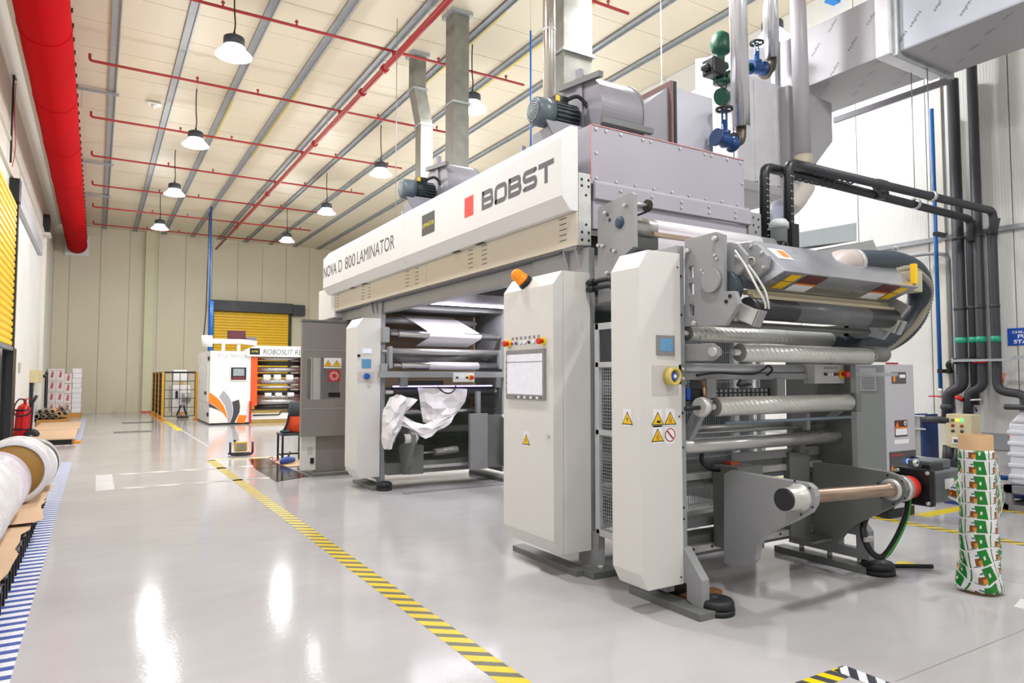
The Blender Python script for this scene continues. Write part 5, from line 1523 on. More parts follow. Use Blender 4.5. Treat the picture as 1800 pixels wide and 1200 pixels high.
part('air_cylinder', M().cyl((4.0, 8.7, .42), (4.35, 8.7, .44), .05, n=16), zinc, fs_)
part('cylinder_rod', M().cyl((3.6, 8.7, .41), (4.0, 8.7, .42), .012, n=8), zinc, fs_)
part('carriage_block', M().box(4.35, 4.62, 8.3, 8.36, .2, .95), mgrey, fs_, bevel=.004)
ra2 = part('reel_arm', M().prism([(8.36, .22), (8.1, .22), (8.06, .3), (8.0, .55), (7.98, .66), (8.02, .76), (8.1, .82), (8.36, .93)], 'X', 4.84, 4.9), mgrey_d, fs_, bevel=.004)
part('arm_plate', M().box(4.62, 4.86, 8.33, 8.36, .22, .93), mgrey_d, fs_)
part('arm_post', M().box(4.5, 4.56, 8.4, 8.46, .95, 1.25), mgrey, fs_)
part('hub', M().lathe((4.76, 8.08, .66), (4.98, 8.08, .66), [(.025, 0), (.025, .35), (.075, .4), (.08, 1)], 22), zinc, ra2)
part('red_coupling', M().cyl((4.98, 8.08, .66), (5.1, 8.08, .66), .07, n=22), oil_red, ra2)
part('red_tubing', M().tube(spline([(4.6, 8.9, .95), (4.66, 8.85, 1.1), (4.6, 8.85, 1.2), (4.68, 8.85, 1.28)], 5), .012, 6), mat('red_tubing', '#c8503f', .4), fs_)
solo('floor_channel', M().box(3.3, 5.0, 8.02, 8.12, 0, .012), mat('polished_floor_plate', '#a3a2a4', .2, .2), 'polished steel channel on the floor before the far station', 'floor plate')

# crumpled film hanging from the far station
def grid(rows, k=4, amp=.02):
    """rows of 3-D points, refined and creased into flat facets"""
    fine = [spline(r, k) for r in rows]
    fc = [spline(c, k) for c in zip(*fine)]
    nr, nc = len(fc[0]), len(fc)
    vs = []
    for j in range(nr):
        for i in range(nc):
            p = fc[i][j]
            crease = amp * (abs(((i * .37 + j * .21) % 1.0) - .5) * 3.2 + abs(((i * .19 - j * .33) % 1.0) - .5) * 2.4 - 1.2) + amp * .35 * random.uniform(-1, 1)
            vs.append((p.x + crease * .25, p.y + crease, p.z + crease * .15))
    fs = []
    for j in range(nr - 1):
        for i in range(nc - 1):
            a, b, c, d = j * nc + i, j * nc + i + 1, (j + 1) * nc + i + 1, (j + 1) * nc + i
            fs += [(a, b, c), (a, c, d)] if (i + j) % 2 else [(a, b, d), (b, c, d)]
    return M().add(vs, fs, False)
df = thing('draped_film', 'crumpled white film hanging in a swag from the far station', 'film', (3.8, 8.4, .5))
o = part('hanging_sheet', grid([[(3.668, 8.500, 1.300), (3.882, 8.480, 1.299), (4.162, 8.480, 1.289), (4.408, 8.500, 1.278)], [(3.677, 8.460, 1.128), (3.847, 8.400, 1.119), (4.108, 8.420, 1.113), (4.344, 8.460, 1.108)], [(3.685, 8.420, 0.972), (3.804, 8.340, 0.957), (3.996, 8.360, 0.951), (4.203, 8.420, 0.950)], [(3.692, 8.380, 0.854), (3.770, 8.300, 0.841), (3.919, 8.320, 0.850), (4.073, 8.380, 0.857)]], 2, .03), drape_m, df)
o = part('swag', grid([[(3.381, 8.360, 0.975), (3.482, 8.300, 0.895), (3.648, 8.260, 0.841), (3.868, 8.300, 0.883), (4.167, 8.400, 0.952)], [(3.342, 8.300, 0.900), (3.457, 8.240, 0.841), (3.638, 8.200, 0.757), (3.866, 8.260, 0.811), (4.114, 8.360, 0.887)], [(3.350, 8.280, 0.828), (3.474, 8.240, 0.768), (3.655, 8.220, 0.653), (3.850, 8.260, 0.737), (4.054, 8.340, 0.806)]], 2, .03), drape_m, df)
o = part('tail', grid([[(3.240, 8.400, 1.174), (3.285, 8.300, 1.227), (3.417, 8.300, 1.196), (3.635, 8.420, 1.145)], [(3.179, 8.400, 1.088), (3.247, 8.220, 1.093), (3.339, 8.220, 1.091), (3.506, 8.360, 1.068)], [(3.127, 8.380, 0.974), (3.187, 8.180, 0.932), (3.263, 8.180, 0.909), (3.373, 8.300, 0.920)], [(3.121, 8.360, 0.817), (3.136, 8.160, 0.815), (3.210, 8.140, 0.799), (3.342, 8.260, 0.815)], [(3.100, 8.340, 0.691), (3.130, 8.180, 0.673), (3.197, 8.160, 0.700), (3.296, 8.260, 0.731)], [(3.131, 8.340, 0.546), (3.146, 8.240, 0.533), (3.191, 8.220, 0.554), (3.259, 8.280, 0.631)]], 2, .045), drape_m, df)
for ob in df.children:
    s2 = ob.modifiers.new('thick', 'SOLIDIFY')
    s2.thickness = .004

# ---------------------------------------------------------------- grey guard cabinet at the far end
gc = thing('guard_cabinet', 'grey guard cabinet with window on a narrow pedestal behind the far cover', 'cabinet', (2.9, 10.4, 0))
win = [[(2.64, 1.12), (2.62, 1.15), (2.62, 1.7), (2.64, 1.73), (3.1, 1.73), (3.1, 1.12)]]
part('front_panel', plate_with_holes([(2.545, .585), (3.5, .585), (3.5, 2.26), (2.545, 2.26)], win, 'Y', 10.1, 10.13), mgrey_g, gc, bevel=.003)
part('side_panel', M().box(2.545, 2.575, 10.13, 10.2, .585, 2.26), mgrey_g, gc, bevel=.003)
part('back_panel', M().box(2.95, 3.5, 11.1, 11.13, .585, 2.26), mat('pale_inner_panel', '#c9c6c2', .4), gc)
part('inner_box', M().box(2.95, 3.4, 10.6, 11.0, .6, 2.2), mgrey, gc)
part('roof', M().prism([(2.53, 10.08), (3.5, 10.08), (3.5, 11.2), (2.95, 11.2), (2.53, 10.22)], 'Z', 2.26, 2.285), mgrey_d, gc)
part('window_pane', M().box(2.6, 3.12, 10.133, 10.137, 1.1, 1.75), mat('clear_pane', '#ffffff', .05, var=0, trans=1.0, rvar=0), gc)
part('panel_line', M().box(2.55, 3.5, 10.094, 10.1, 1.83, 1.845).box(2.55, 3.5, 10.094, 10.1, .98, .995), mgrey, gc)
part('pedestal', M().box(2.8, 3.25, 10.25, 10.9, .05, .585), mgrey_g, gc, bevel=.006)
part('base_plate', M().box(2.72, 3.3, 10.1, 11.0, 0, .05), mgrey_d, gc, bevel=.004)
part('white_side_box', M().box(2.585, 2.8, 10.25, 10.34, .08, .585), mw, gc, bevel=.006)
part('socket', M().box(2.68, 2.75, 10.24, 10.25, .32, .42), zinc, gc)
part('latch', M().box(2.72, 2.77, 10.23, 10.25, .18, .26), black, gc)
stp = part('sticker', M().box(2.86, 3.12, 10.096, 10.1, 1.58, 1.73), label_w, gc)
warning(gc, 2.92, 1.6, .1, ('Y', 10.096), 'flame', False)
warning(gc, 3.05, 1.6, .1, ('Y', 10.096), 'bolt', False)
part('red_sticker', M().box(2.93, 3.1, 10.095, 10.1, 1.38, 1.55), mat('red_sticker', '#b8292c', .5, var=0), gc)
n = 12
m = M()
for i in range(n):
    a = 2 * math.pi * i / n
    m.add([(3.015 + r * math.cos(a + d), 10.0935, 1.465 + r * math.sin(a + d)) for r, d in ((.035, -.12), (.07, -.09), (.07, .09), (.035, .12))], [(0, 1, 2, 3)])
part('burst_symbol', m, label_w, gc)
part('handle', M().box(2.93, 3.1, 10.08, 10.1, 1.15, 1.22), black, gc)

# ---------------------------------------------------------------- blowers on the bridge
fan_grey = mat('blower_grey_paint', '#87858d', .4, var=.04)
motor_g = mat('blower_motor_paint', '#5f6b73', .35, var=.04)
motor_d = mat('dark_green_motor_fins', '#1f3034', .4)
grille_m = mat('grille_shadow', '#33383b', .5)
def make_blower():
    b = thing('blower_fan', '', 'fan')
    # motor axis along +X starting at 0, axis height .36
    mo_ = part('motor_cowl', M().lathe((0, 0, .36), (.17, 0, .36), [(.105, 0), (.122, .1), (.128, .5), (.128, 1)], 28), motor_g, b)
    part('cowl_face', M().cyl((-.003, 0, .36), (.004, 0, .36), .1, n=28), grille_m, b)
    m = M()
    for r in (.03, .05, .07, .09):
        m.ring((-.006, 0, .36), (-.003, 0, .36), r + .005, r - .004, 24)
    for i in range(6):
        a = math.pi * i / 6
        m.bar((-.005, -.1 * math.cos(a), .36 - .1 * math.sin(a)), (-.005, .1 * math.cos(a), .36 + .1 * math.sin(a)), .006, .003)
    part('fan_grille', m, mat('cowl_grille', '#9aa3a8', .4), mo_)
    part('motor_body', M().cyl((.17, 0, .36), (.44, 0, .36), .105, n=24), motor_d, b)
    m = M()
    for i in range(20):
        a = 2 * math.pi * i / 20
        c, s_ = math.cos(a), math.sin(a)
        m.bar((.18, .118 * c, .36 + .118 * s_), (.43, .118 * c, .36 + .118 * s_), .008, .008)
    part('cooling_fins', m, motor_d, b)
    part('terminal_box', M().box(.2, .34, -.06, .06, .46, .53), black, b, bevel=.006)
    part('yellow_tag', M().box(.2, .24, -.066, -.06, .47, .52), warn_y, b)
    part('power_cable', M().tube(spline([(.32, -.05, .5), (.42, -.09, .54), (.5, -.12, .45), (.54, -.12, .3), (.55, -.12, .15)], 6), .018, 8), black_rubber, b)
    part('motor_base', M().prism([(-.2, .02), (.2, .02), (.2, .22), (-.17, .24), (-.22, .16)], 'X', .12, .46), fan_grey, b, bevel=.004)
    part('base_bracket', M().prism([(-.02, .2), (.5, .2), (.5, 0), (.1, 0)], 'Y', -.235, -.222), fan_grey, b)
    part('sticker', M().box(.24, .44, -.237, -.235, .1, .17), label_w, b)
    part('yellow_sticker', M().box(.25, .32, -.239, -.237, .12, .165), warn_y, b)
    sp_ = []
    for i in range(40):
        a = math.radians(-20 + 250 * i / 39)
        r = .33 + .07 * i / 39
        sp_.append((r * math.cos(math.pi - a), .4 + r * math.sin(a)))
    sp_ += [(.42, .0), (-.35, .0)]
    sc = part('scroll_housing', M().prism(sp_, 'X', .5, .98), fan_grey, b, bevel=.004)
    part('scroll_side', M().prism([(a * 1.03, .4 + (z - .4) * 1.03) for a, z in sp_], 'X', .49, .505), fan_grey, b)
    part('scroll_side', M().prism([(a * 1.03, .4 + (z - .4) * 1.03) for a, z in sp_], 'X', .975, .99), fan_grey, b)
    part('angle_bracket', M().bar((.47, -.36, .66), (.47, .25, .74), .05, .05), mgrey_d, sc)
    part('angle_bracket', M().box(.46, 1.04, -.4, -.35, .22, .27), mgrey_d, sc)
    part('stiffener', M().box(.475, .495, -.08, .0, .05, .76), fan_grey, sc)
    part('lifting_lug', M().box(.52, .57, .02, .08, .78, .87), fan_grey, sc)
    return b
bl = make_blower()
spots = [(3.22, 4.98, 3.425, 'nearest, beside the end of the BOBST fairing'), (3.22, 8.05, 3.46, 'third, above the LAMINATOR nameplate'), (3.42, 6.3, 3.12, 'second, mostly hidden behind the fairing'), (3.42, 9.75, 3.12, 'farthest, mostly hidden behind the fairing')]
for i, (x, y, z, l) in enumerate(spots):
    o = bl if i == 0 else copy_tree(bl)
    o.location = (x, y, z)
    o['label'] = 'grey blower fan on the bridge, ' + l
    o['group'] = 'blower fans on the laminator bridge'

# ================================================================ exhaust ducts rising from the bridge
def riser(label, x0, x1, y0, y1, z0, joints, jog=None):
    d = thing('exhaust_duct', label, 'duct', ((x0 + x1) / 2, (y0 + y1) / 2, z0), 'galvanised exhaust ducts above the bridge')
    if jog:
        za, zb, dx_ = jog
        part('duct_section', M().box(x0, x1, y0, y1, z0, za), galv_dull, d, bevel=.004)
        m = M()
        m.add([(x0, y0, za), (x1, y0, za), (x1, y1, za), (x0, y1, za), (x0 + dx_, y0, zb), (x1 + dx_, y0, zb), (x1 + dx_, y1, zb), (x0 + dx_, y1, zb)],
              [(0, 1, 5, 4), (1, 2, 6, 5), (2, 3, 7, 6), (3, 0, 4, 7), (0, 3, 2, 1), (4, 5, 6, 7)])
        part('offset_section', m, galv_dull, d)
        part('duct_section', M().box(x0 + dx_, x1 + dx_, y0, y1, zb, ZC), galv_dull, d, bevel=.004)
    else:
        dx_ = 0
        zs_ = [z0] + joints + [ZC]
        for a, b in zip(zs_[:-1], zs_[1:]):
            part('duct_section', M().box(x0, x1, y0, y1, a, b), galv_dull, d, bevel=.004)
    for z in joints:
        s_ = dx_ if (jog and z >= jog[1]) else 0
        part('flange', M().box(x0 + s_ - .025, x1 + s_ + .025, y0 - .025, y1 + .025, z - .02, z + .02), galv, d, bevel=.003)
    part('ceiling_collar', M().box(x0 + dx_ - .05, x1 + dx_ + .05, y0 - .05, y1 + .05, ZC - .06, ZC), galv, d)
    return d
riser('tall square galvanised exhaust duct, middle of three, left of the steel pipe', 4.82, 5.1, 9.82, 10.12, 3.42, [4.6, 5.9])
riser('galvanised exhaust duct with an offset bend, farthest of three', 4.98, 5.22, 11.5, 11.75, 3.4, [6.1, 6.75], (6.1, 6.75, -.14))
riser('wide galvanised exhaust duct behind the nearest blower', 4.6, 5.02, 6.45, 6.75, 3.42, [5.3, 6.6])
sp_ = thing('vent_pipe', 'shiny round vent pipe in front of the wide exhaust duct', 'pipe', (4.12, 6.05, 3.4))
part('pipe', M().cyl((4.12, 6.05, 3.42), (4.12, 6.05, ZC), .068, n=24), mat('satin_stainless', '#c2bdb4', .22, .9, var=.08, stretch=(8, 8, .4)), sp_)
part('joint_band', M().ring((4.12, 6.05, 5.2), (4.12, 6.05, 5.23), .072, .066, 24), zinc, sp_)
bp_ = thing('air_drop_pipe', 'thin blue air pipe dropping from the ceiling near the vent pipe', 'pipe', (4.62, 7.2, 4.6))
part('pipe', M().cyl((4.62, 7.2, 3.45), (4.62, 7.2, 5.85), .012, n=8), MATS['blue_air_pipe'], bp_)
part('wire', M().cyl((4.62, 7.2, 5.85), (4.62, 7.2, ZC), .003, n=6), galv, bp_)
for i, (x, y) in enumerate(((4.15, 10.6), (5.5, 7.4), (6.05, 6.35), (5.45, 4.7))):
    solo('hanger_rod', M().cyl((x, y, 3.4), (x, y, ZC), .006, n=6), galv, 'thin steel hanger rod, %s from the back' % ['first', 'second', 'third', 'fourth'][i], 'rod', 'hanger rods above the bridge')

# outlet of the nearest blower: transition and insulated box
ot = thing('fan_outlet_duct', 'grey fan outlet duct with a silver box behind the nearest blower', 'duct', (5.0, 4.9, 3.42))
m = M()
m.add([(4.2, 4.75, 3.45), (4.2, 5.3, 3.45), (4.2, 5.3, 3.9), (4.2, 4.75, 3.9), (4.56, 4.7, 3.43), (4.56, 5.5, 3.43), (4.56, 5.5, 4.19), (4.56, 4.7, 4.19)],
      [(0, 1, 2, 3), (7, 6, 5, 4), (0, 4, 5, 1), (1, 5, 6, 2), (2, 6, 7, 3), (3, 7, 4, 0)])
part('transition', m, fan_grey, ot)
part('flange', M().box(4.56, 4.59, 4.66, 5.55, 3.43, 4.24), mat('brown_flange', '#7a5b58', .5), ot)
part('flange', M().box(4.6, 4.63, 4.66, 5.55, 3.43, 4.24), motor_d, ot)
part('silver_box', M().box(4.64, 5.18, 4.72, 5.5, 3.43, 4.22), mat('pale_silver_sheet', '#c6c5cc', .35, .4, var=.08), ot, bevel=.01)

# ================================================================ foil-faced supply duct along the right wall
foil_d = mat('grey_foil_duct', '#a6a4a8', .5, 0, var=.06, scale=2)
foil_s = mat('embossed_foil', '#a9adb6', .4, .15, var=.03, scale=4, bump=.3, bscale=120)
foil_b = mat('shiny_foil', '#d6d6da', .35, .2, var=.12, scale=3, bump=.35, bscale=5)
fd = thing('supply_duct', 'large grey foil-faced supply duct with printed lettering along the right wall', 'duct', (8, 3.5, 5))
s1 = part('far_section', M().box(7.38, 8.4, 4.33, 5.62, 5.005, 5.72), foil_d, fd, bevel=.01)
s2 = part('near_section', M().box(7.42, 8.5, -3.0, 4.1, 5.005, 6.05), foil_s, fd, bevel=.01)
part('near_underside', M().box(7.425, 8.495, -3.0, 4.1, 4.999, 5.006), foil_d, s2)
part('collar', M().box(7.34, 8.46, 4.16, 4.33, 4.98, 6.0), foil_b, fd, bevel=.02)
part('flange', M().box(7.38, 8.54, 4.1, 4.16, 4.96, 6.08), galv, fd)
part('flange', M().box(7.3, 8.45, 5.62, 5.68, 4.96, 5.75), galv, fd)
m = M()
m.add([(7.36, 5.68, 4.98), (8.42, 5.68, 4.98), (8.42, 5.68, 5.72), (7.36, 5.68, 5.72), (6.6, 6.3, 4.6), (8.1, 6.3, 4.6), (8.1, 6.3, 5.6), (6.6, 6.3, 5.6)],
      [(0, 1, 2, 3), (7, 6, 5, 4), (0, 4, 5, 1), (1, 5, 6, 2), (2, 6, 7, 3), (3, 7, 4, 0)])
part('bend', m, foil_d, fd)
part('drop_section', M().prism([(6.25, 5.35), (7.45, 5.35), (7.45, 6.2), (6.25, 6.2)], 'Z', 3.72, 5.0), foil_b, fd, bevel=.02)
part('drop_fold', M().box(6.55, 6.6, 5.33, 5.36, 3.74, 4.95).box(6.95, 7.0, 5.33, 5.36, 3.74, 4.95), foil_b, fd)
part('drop_base', M().box(6.15, 7.2, 5.3, 6.25, 3.6, 3.72), foil_d, fd, bevel=.02)
part('lower_transition', M().prism([(7.0, 4.95), (7.85, 4.9), (7.85, 4.4), (7.35, 3.9), (7.0, 3.9)], 'Y', 5.2, 5.36), foil_d, fd, bevel=.02)
prn = mat('duct_print', '#46464e', .6, var=0)
ca, sa = math.cos(math.radians(52)), math.sin(math.radians(52))
for (y, z) in ((4.896, 5.549), (4.651, 5.219), (5.122, 5.349), (4.880, 5.016), (4.419, 5.425)):
    text('printed_mark', 'Nuflex', (7.38, y, z), (0, -ca, sa), (0, sa, ca), .16, .036, prn, s1)
for (y, z) in ((3.994, 5.221), (3.493, 5.116), (4.147, 5.071), (3.744, 5.281)):
    text('printed_mark', 'Nuflex', (7.42, y - ca * .17, z + sa * .17), (0, ca, -sa), (0, -sa, -ca), .17, .038, prn, s2)
prp = mat('faint_duct_print', '#6f6d78', .6, var=0)
for (x, y) in ((7.504, 4.413), (7.725, 4.642), (7.568, 5.091), (7.933, 4.872), (8.264, 4.633), (7.780, 5.324), (8.112, 5.083), (8.077, 4.431)):
    text('printed_mark', 'Nuflex', (x, y, 5.005), (-.5, -.87, 0), (-.87, .5, 0), .13, .03, prp, s1)
for (x, y) in ((7.713, 3.923), (8.057, 3.685), (8.279, 3.933), (7.521, 3.685), (7.819, 3.421), (7.637, 3.185)):
    text('printed_mark', 'Nuflex', (x, y, 4.999), (-.5, -.87, 0), (-.87, .5, 0), .14, .03, prp, s2)
sb_ = thing('support_beam', 'dark grey angle beam hanging below the supply duct', 'beam', (9.0, 5.0, 4.6))
q0, q1 = (8.750, 5.777, 5.032), (8.950, 4.329, 5.117)
part('angle_beam', M().bar(q0, q1, .05, .075), mat('dark_beam_paint', '#6b686e', .4), sb_)
part('bracket', M().bar(q1, (q1[0], q1[1], 5.3), .05), galv, sb_)
part('threaded_rod', M().cyl((q0[0], q0[1], q0[2]), (q0[0], q0[1], 5.2), .006, n=6), galv, sb_)
bs = solo('cable_tray_end', M().bar((9.419, 6.273, 7.200), (9.899, 6.230, 7.200), .12, .03), mat('blue_tape', '#1a86d8', .4), 'short bright blue bar under the ceiling beside the grey pipe', 'bar')

pv = thing('grey_vent_pipe', 'thick grey plastic vent pipe dropping from the ceiling with a bent lower end', 'pipe', (6.95, 5.0, 3.0))
pvc = mat('grey_pvc', '#a5a2a7', .4, var=.03)
part('pipe', M().cyl((6.97, 5.0, 3.99), (6.9, 5.0, ZC), .09, n=24), pvc, pv)
part('collar', M().cyl((6.975, 5.0, 3.85), (6.97, 5.0, 4.02), .1, n=24), mat('beige_pvc', '#b0a796', .45), pv)
part('bend', M().tube(rounded([(6.975, 5.0, 3.9), (6.98, 4.95, 3.65), (6.4, 4.7, 3.3), (6.0, 4.6, 3.1), (5.95, 4.58, 2.85)], .25, 6), .088, 18), mat('beige_pvc_bend', '#b9b2aa', .45), pv)
rib = spline([(6.1, 4.62, 3.2), (5.9, 4.55, 3.15), (5.75, 4.5, 3.0), (5.72, 4.5, 2.85)], 10)
part('ribbed_hose', M().tube(rib, [.095 if i % 2 else .088 for i in range(len(rib))], 18), mat('lilac_grey_hose', '#8f90a0', .45), pv)
part('orange_fitting', M().cyl((5.72, 4.5, 2.7), (5.72, 4.5, 2.86), .1, n=20), mat('orange_fitting', '#e8871c', .4), pv)

# lagged silver pipes with valves
cladding = mat('polished_cladding', '#d0d0d4', .24, .85, var=0, rvar=.02)
vblue = mat('blue_valve_paint', '#123c72', .35)
vgreen = mat('green_valve_paint', '#0a4a36', .35)
rust = mat('brown_steel_elbow', '#5c5348', .4, .5, var=.2)
def valve(parent, c, d, paint):
    """globe valve: body along direction d with a hand wheel above"""
    c, d = V(c), V(d).normalized()
    part('valve_body', M().lathe(c - d * .13, c + d * .13, [(.085, 0), (.085, .1), (.05, .12), (.055, .3), (.075, .5), (.055, .7), (.05, .88), (.085, .9), (.085, 1)], 18), paint, parent)
    part('bonnet', M().lathe(c + V((0, 0, .04)), c + V((0, 0, .2)), [(.05, 0), (.06, .3), (.03, .4), (.03, 1)], 12), paint, parent)
    part('yoke', M().bar(c + V((-.03, 0, .16)), c + V((-.03, 0, .3)), .014).bar(c + V((.03, 0, .16)), c + V((.03, 0, .3)), .014), paint, parent)
    part('hand_wheel', M().ring(c + V((0, 0, .3)), c + V((0, 0, .325)), .085, .065, 20).bar(c + V((-.07, 0, .31)), c + V((.07, 0, .31)), .014).bar(c + V((0, -.07, .31)), c + V((0, .07, .31)), .014), black, parent)
p1 = thing('lagged_pipe', 'shiny silver lagged pipe with a blue valve above the oven, nearest', 'pipe', (5.5, 4.6, 3.6))
b1 = (5.447, 4.600, 3.930)
part('cladding', M().cyl((b1[0], 4.6, b1[2]), (b1[0] - .05, 4.6, ZC), .088, n=28), cladding, p1)
part('elbow', M().tube(rounded([(b1[0], 4.6, b1[2] + .02), (b1[0] - .01, 4.6, b1[2] - .14), (b1[0] - .12, 4.6, b1[2] - .16)], .1, 6), .05, 14), rust, p1)
part('flange', M().cyl((b1[0] - .1, 4.6, b1[2] - .16), (b1[0] - .13, 4.6, b1[2] - .16), .09, n=18), rust, p1)
valve(p1, (b1[0] - .24, 4.6, b1[2] - .17), (1, 0, -.1), vblue)
p2 = thing('lagged_pipe', 'shiny silver lagged pipe with blue and green valves under the ceiling', 'pipe', (7.0, 5.5, 5.3))
b2 = (7.096, 5.500, 5.390)
part('cladding', M().cyl((b2[0], 5.5, b2[2]), (b2[0] - .04, 5.5, ZC), .095, n=28), cladding, p2)
part('elbow', M().tube(rounded([(b2[0], 5.5, b2[2] + .02), (b2[0] - .01, 5.5, b2[2] - .13), (b2[0] - .15, 5.5, b2[2] - .18)], .1, 6), .055, 14), rust, p2)
part('flange', M().cyl((b2[0] - .12, 5.5, b2[2] - .17), (b2[0] - .15, 5.5, b2[2] - .18), .1, n=18), rust, p2)
valve(p2, (b2[0] - .28, 5.5, b2[2] - .17), (1, 0, .15), vblue)
g = V((6.186, 5.500, 4.998))
part('control_valve', M().lathe(g + V((0, 0, -.12)), g + V((0, 0, .5)), [(.05, 0), (.1, .01), (.1, .07), (.05, .08), (.055, .28), (.085, .3), (.085, .37), (.045, .39), (.045, .56), (.1, .6), (.12, .68), (.125, .8), (.105, .92), (.05, 1)], 18), vgreen, p2)
part('lower_flange', M().lathe(g + V((-.02, 0, -.28)), g + V((.16, 0, -.2)), [(.1, 0), (.1, .2), (.05, .3), (.05, 1)], 18), vgreen, p2)
part('positioner', M().box(g.x - .26, g.x - .06, 5.38, 5.56, g.z - .08, g.z + .12).box(g.x - .33, g.x - .26, 5.42, 5.52, g.z - .04, g.z + .03), black, p2, bevel=.02)
part('link_pipe', M().cyl(g + V((.05, 0, -.02)), V((b2[0] - .4, 5.5, b2[2] - .18)), .05, n=12), vgreen, p2)
part('signal_cable', M().tube(spline([g + V((-.28, -.1, -.02)), g + V((-.2, -.12, -.2)), g + V((-.05, -.1, -.22)), g + V((0, -.08, -.1))], 6), .008, 6), black, p2)

# black chilled water lines from the machine to the wall
arm_h = mat('black_armoured_hose', '#23262a', .35, var=.3, scale=60)
lag = mat('black_pipe_lagging', '#33343a', .5, var=.08)
for i, (xa, ya_, zz, xb, yb2, lab, za) in enumerate(((5.62, 4.2, 3.5, 9.36, 4.1, 'nearer', 2.6), (5.4, 4.3, 3.45, 9.36, 4.36, 'farther', 2.75))):
    ln = thing('chilled_water_line', 'black insulated water pipe crossing from the laminator to the right wall, %s of two' % lab, 'pipe', (7.5, 4.2, 2.6), 'black water pipes across the aisle')
    part('armoured_hose', M().tube(rounded([(xa, ya_, za), (xa, ya_, zz), (xa + .8, ya_, zz)], .1, 8), .048, 14), arm_h, ln)
    rp = [(xa + .02 + .1 * k, ya_ + (yb2 - ya_) * (.02 + .1 * k) / (xb - xa), zz) for k in range(15)]
    part('pipe', M().tube(rounded([(xa + .1, ya_, zz), (xb, yb2, zz - .02), (xb, yb2, zz - .3)], .1, 8), .046, 14), lag, ln)
    for k in range(22):
        z = za + .03 + k * (zz - za - .1) / 22
        for e in (-.018, .012):
            part('armour_stud', M().ball((xa + e, ya_ - .047, z), .007, 4), zinc, ln) if k % 2 == 0 else None
    for k in range(9):
        part('ring_rib', M().ring((xa + .3 + k * .09, ya_ + .01, zz), (xa + .32 + k * .09, ya_ + .01, zz), .055, .045, 14), lag, ln)
    part('coupling', M().cyl((7.05 + .15 * i, ya_ - .02, zz - .005), (7.2 + .15 * i, ya_ - .02, zz - .005), .06, n=14), lag, ln)
    part('pipe_clip', M().ring((8.0, (ya_ + yb2) / 2 - .02, zz - .01), (8.05, (ya_ + yb2) / 2 - .02, zz - .01), .062, .05, 14), zinc, ln)
    part('hanger_rod', M().cyl((8.02, (ya_ + yb2) / 2 - .02, zz), (8.02, (ya_ + yb2) / 2 - .02, 4.98), .006, n=6), galv, ln)
PX = 9.42
band = mat('green_pipe_band', '#1f9a7a', .4, var=0)
def wall_pipe(label, y, r, path, z_band=True):
    w = thing('insulated_wall_pipe', label, 'pipe', (PX, y, .5), 'black insulated pipes on the right wall')
    part('pipe', M().tube(rounded(path, .1, 6), r, 16), lag, w)
    if z_band:
        part('flow_band', M().ring((PX, y, 1.88), (PX, y, 1.95), r + .004, r - .004, 18), band, w)
    for z in (2.3, 3.2):
        part('joint', M().ring((PX, y, z), (PX, y, z + .04), r + .006, r - .002, 16), lag, w)
    return w
w1 = wall_pipe('thick black insulated wall pipe rising to the duct, leftmost', 4.54, .068, [(PX, 4.54, 5.3), (PX, 4.54, 1.32), (PX, 4.72, 1.25), (PX, 4.74, .9)])
part('elbow_bulge', M().ball((PX, 4.73, 1.06), .085, 10, .8), lag, w1)
part('branch', M().tube(rounded([(PX - .02, 4.66, 1.5), (PX - .05, 4.7, 1.63), (PX - .05, 4.5, 1.66), (PX - .05, 4.3, 1.66)], .06, 5), .03, 10), black, w1)
part('red_handle', M().cyl((PX - .06, 4.38, 1.64), (PX - .06, 4.22, 1.64), .022, n=10), red, w1)
w2 = wall_pipe('black insulated wall pipe fed from the farther crossing pipe', 4.4, .045, [(PX, 4.36, 3.4), (PX, 4.4, 3.2), (PX, 4.4, 1.1)])
w3 = wall_pipe('thick black insulated wall pipe, second to the ceiling', 4.31, .058, [(PX, 4.31, 5.9), (PX, 4.31, 1.32), (PX, 4.47, 1.26), (PX, 4.5, .75)])
part('red_handle', M().cyl((PX - .05, 4.6, 1.2), (PX - .05, 4.52, 1.16), .028, n=10), red, w3)
part('valve_lever', M().cyl((PX - .07, 4.42, 1.16), (PX - .07, 4.3, 1.17), .012, n=8), zinc, w3)
part('lever_grip', M().cyl((PX - .08, 4.37, 1.08), (PX - .08, 4.35, 1.02), .012, n=8), black, w3)
w4 = wall_pipe('black insulated wall pipe with a step to the right, by the blue sign', 4.146, .052, [(PX, 4.1, 3.4), (PX, 4.146, 3.2), (PX, 4.146, 1.28), (PX, 3.85, 1.24), (PX, 3.84, .3)])
part('red_lever', M().cyl((PX - .04, 4.05, 1.5), (PX - .04, 4.07, 1.38), .01, n=8), mat('orange_lever', '#c8553a', .4), w4)
part('red_handle', M().cyl((PX - .07, 4.02, .74), (PX - .07, 3.86, .74), .012, n=8), MATS['orange_lever'], w4)
rk = solo('pipe_rack', M().box(PX - .1, PX - .07, 3.95, 4.6, 1.64, 1.67).box(PX - .1, X1 - .004, 4.6, 4.62, 1.62, 1.69).box(PX - .06, PX - .04, -2, 3.95, 1.66, 1.7), galv, 'galvanised strut clamping the black wall pipes', 'strut')
bp2 = thing('air_drop_pipe', 'bright blue vertical air pipe with a red valve on the right wall', 'pipe', (PX, 4.8, 1.1))
part('pipe', M().cyl((PX - .02, 4.8, 1.3), (PX - .02, 4.8, 5.0), .025, n=12), MATS['blue_air_pipe'], bp2)
part('valve', M().lathe((PX - .02, 4.8, 1.18), (PX - .02, 4.8, 1.3), [(.03, 0), (.03, .3), (.022, .5), (.03, .7), (.03, 1)], 12), zinc, bp2)
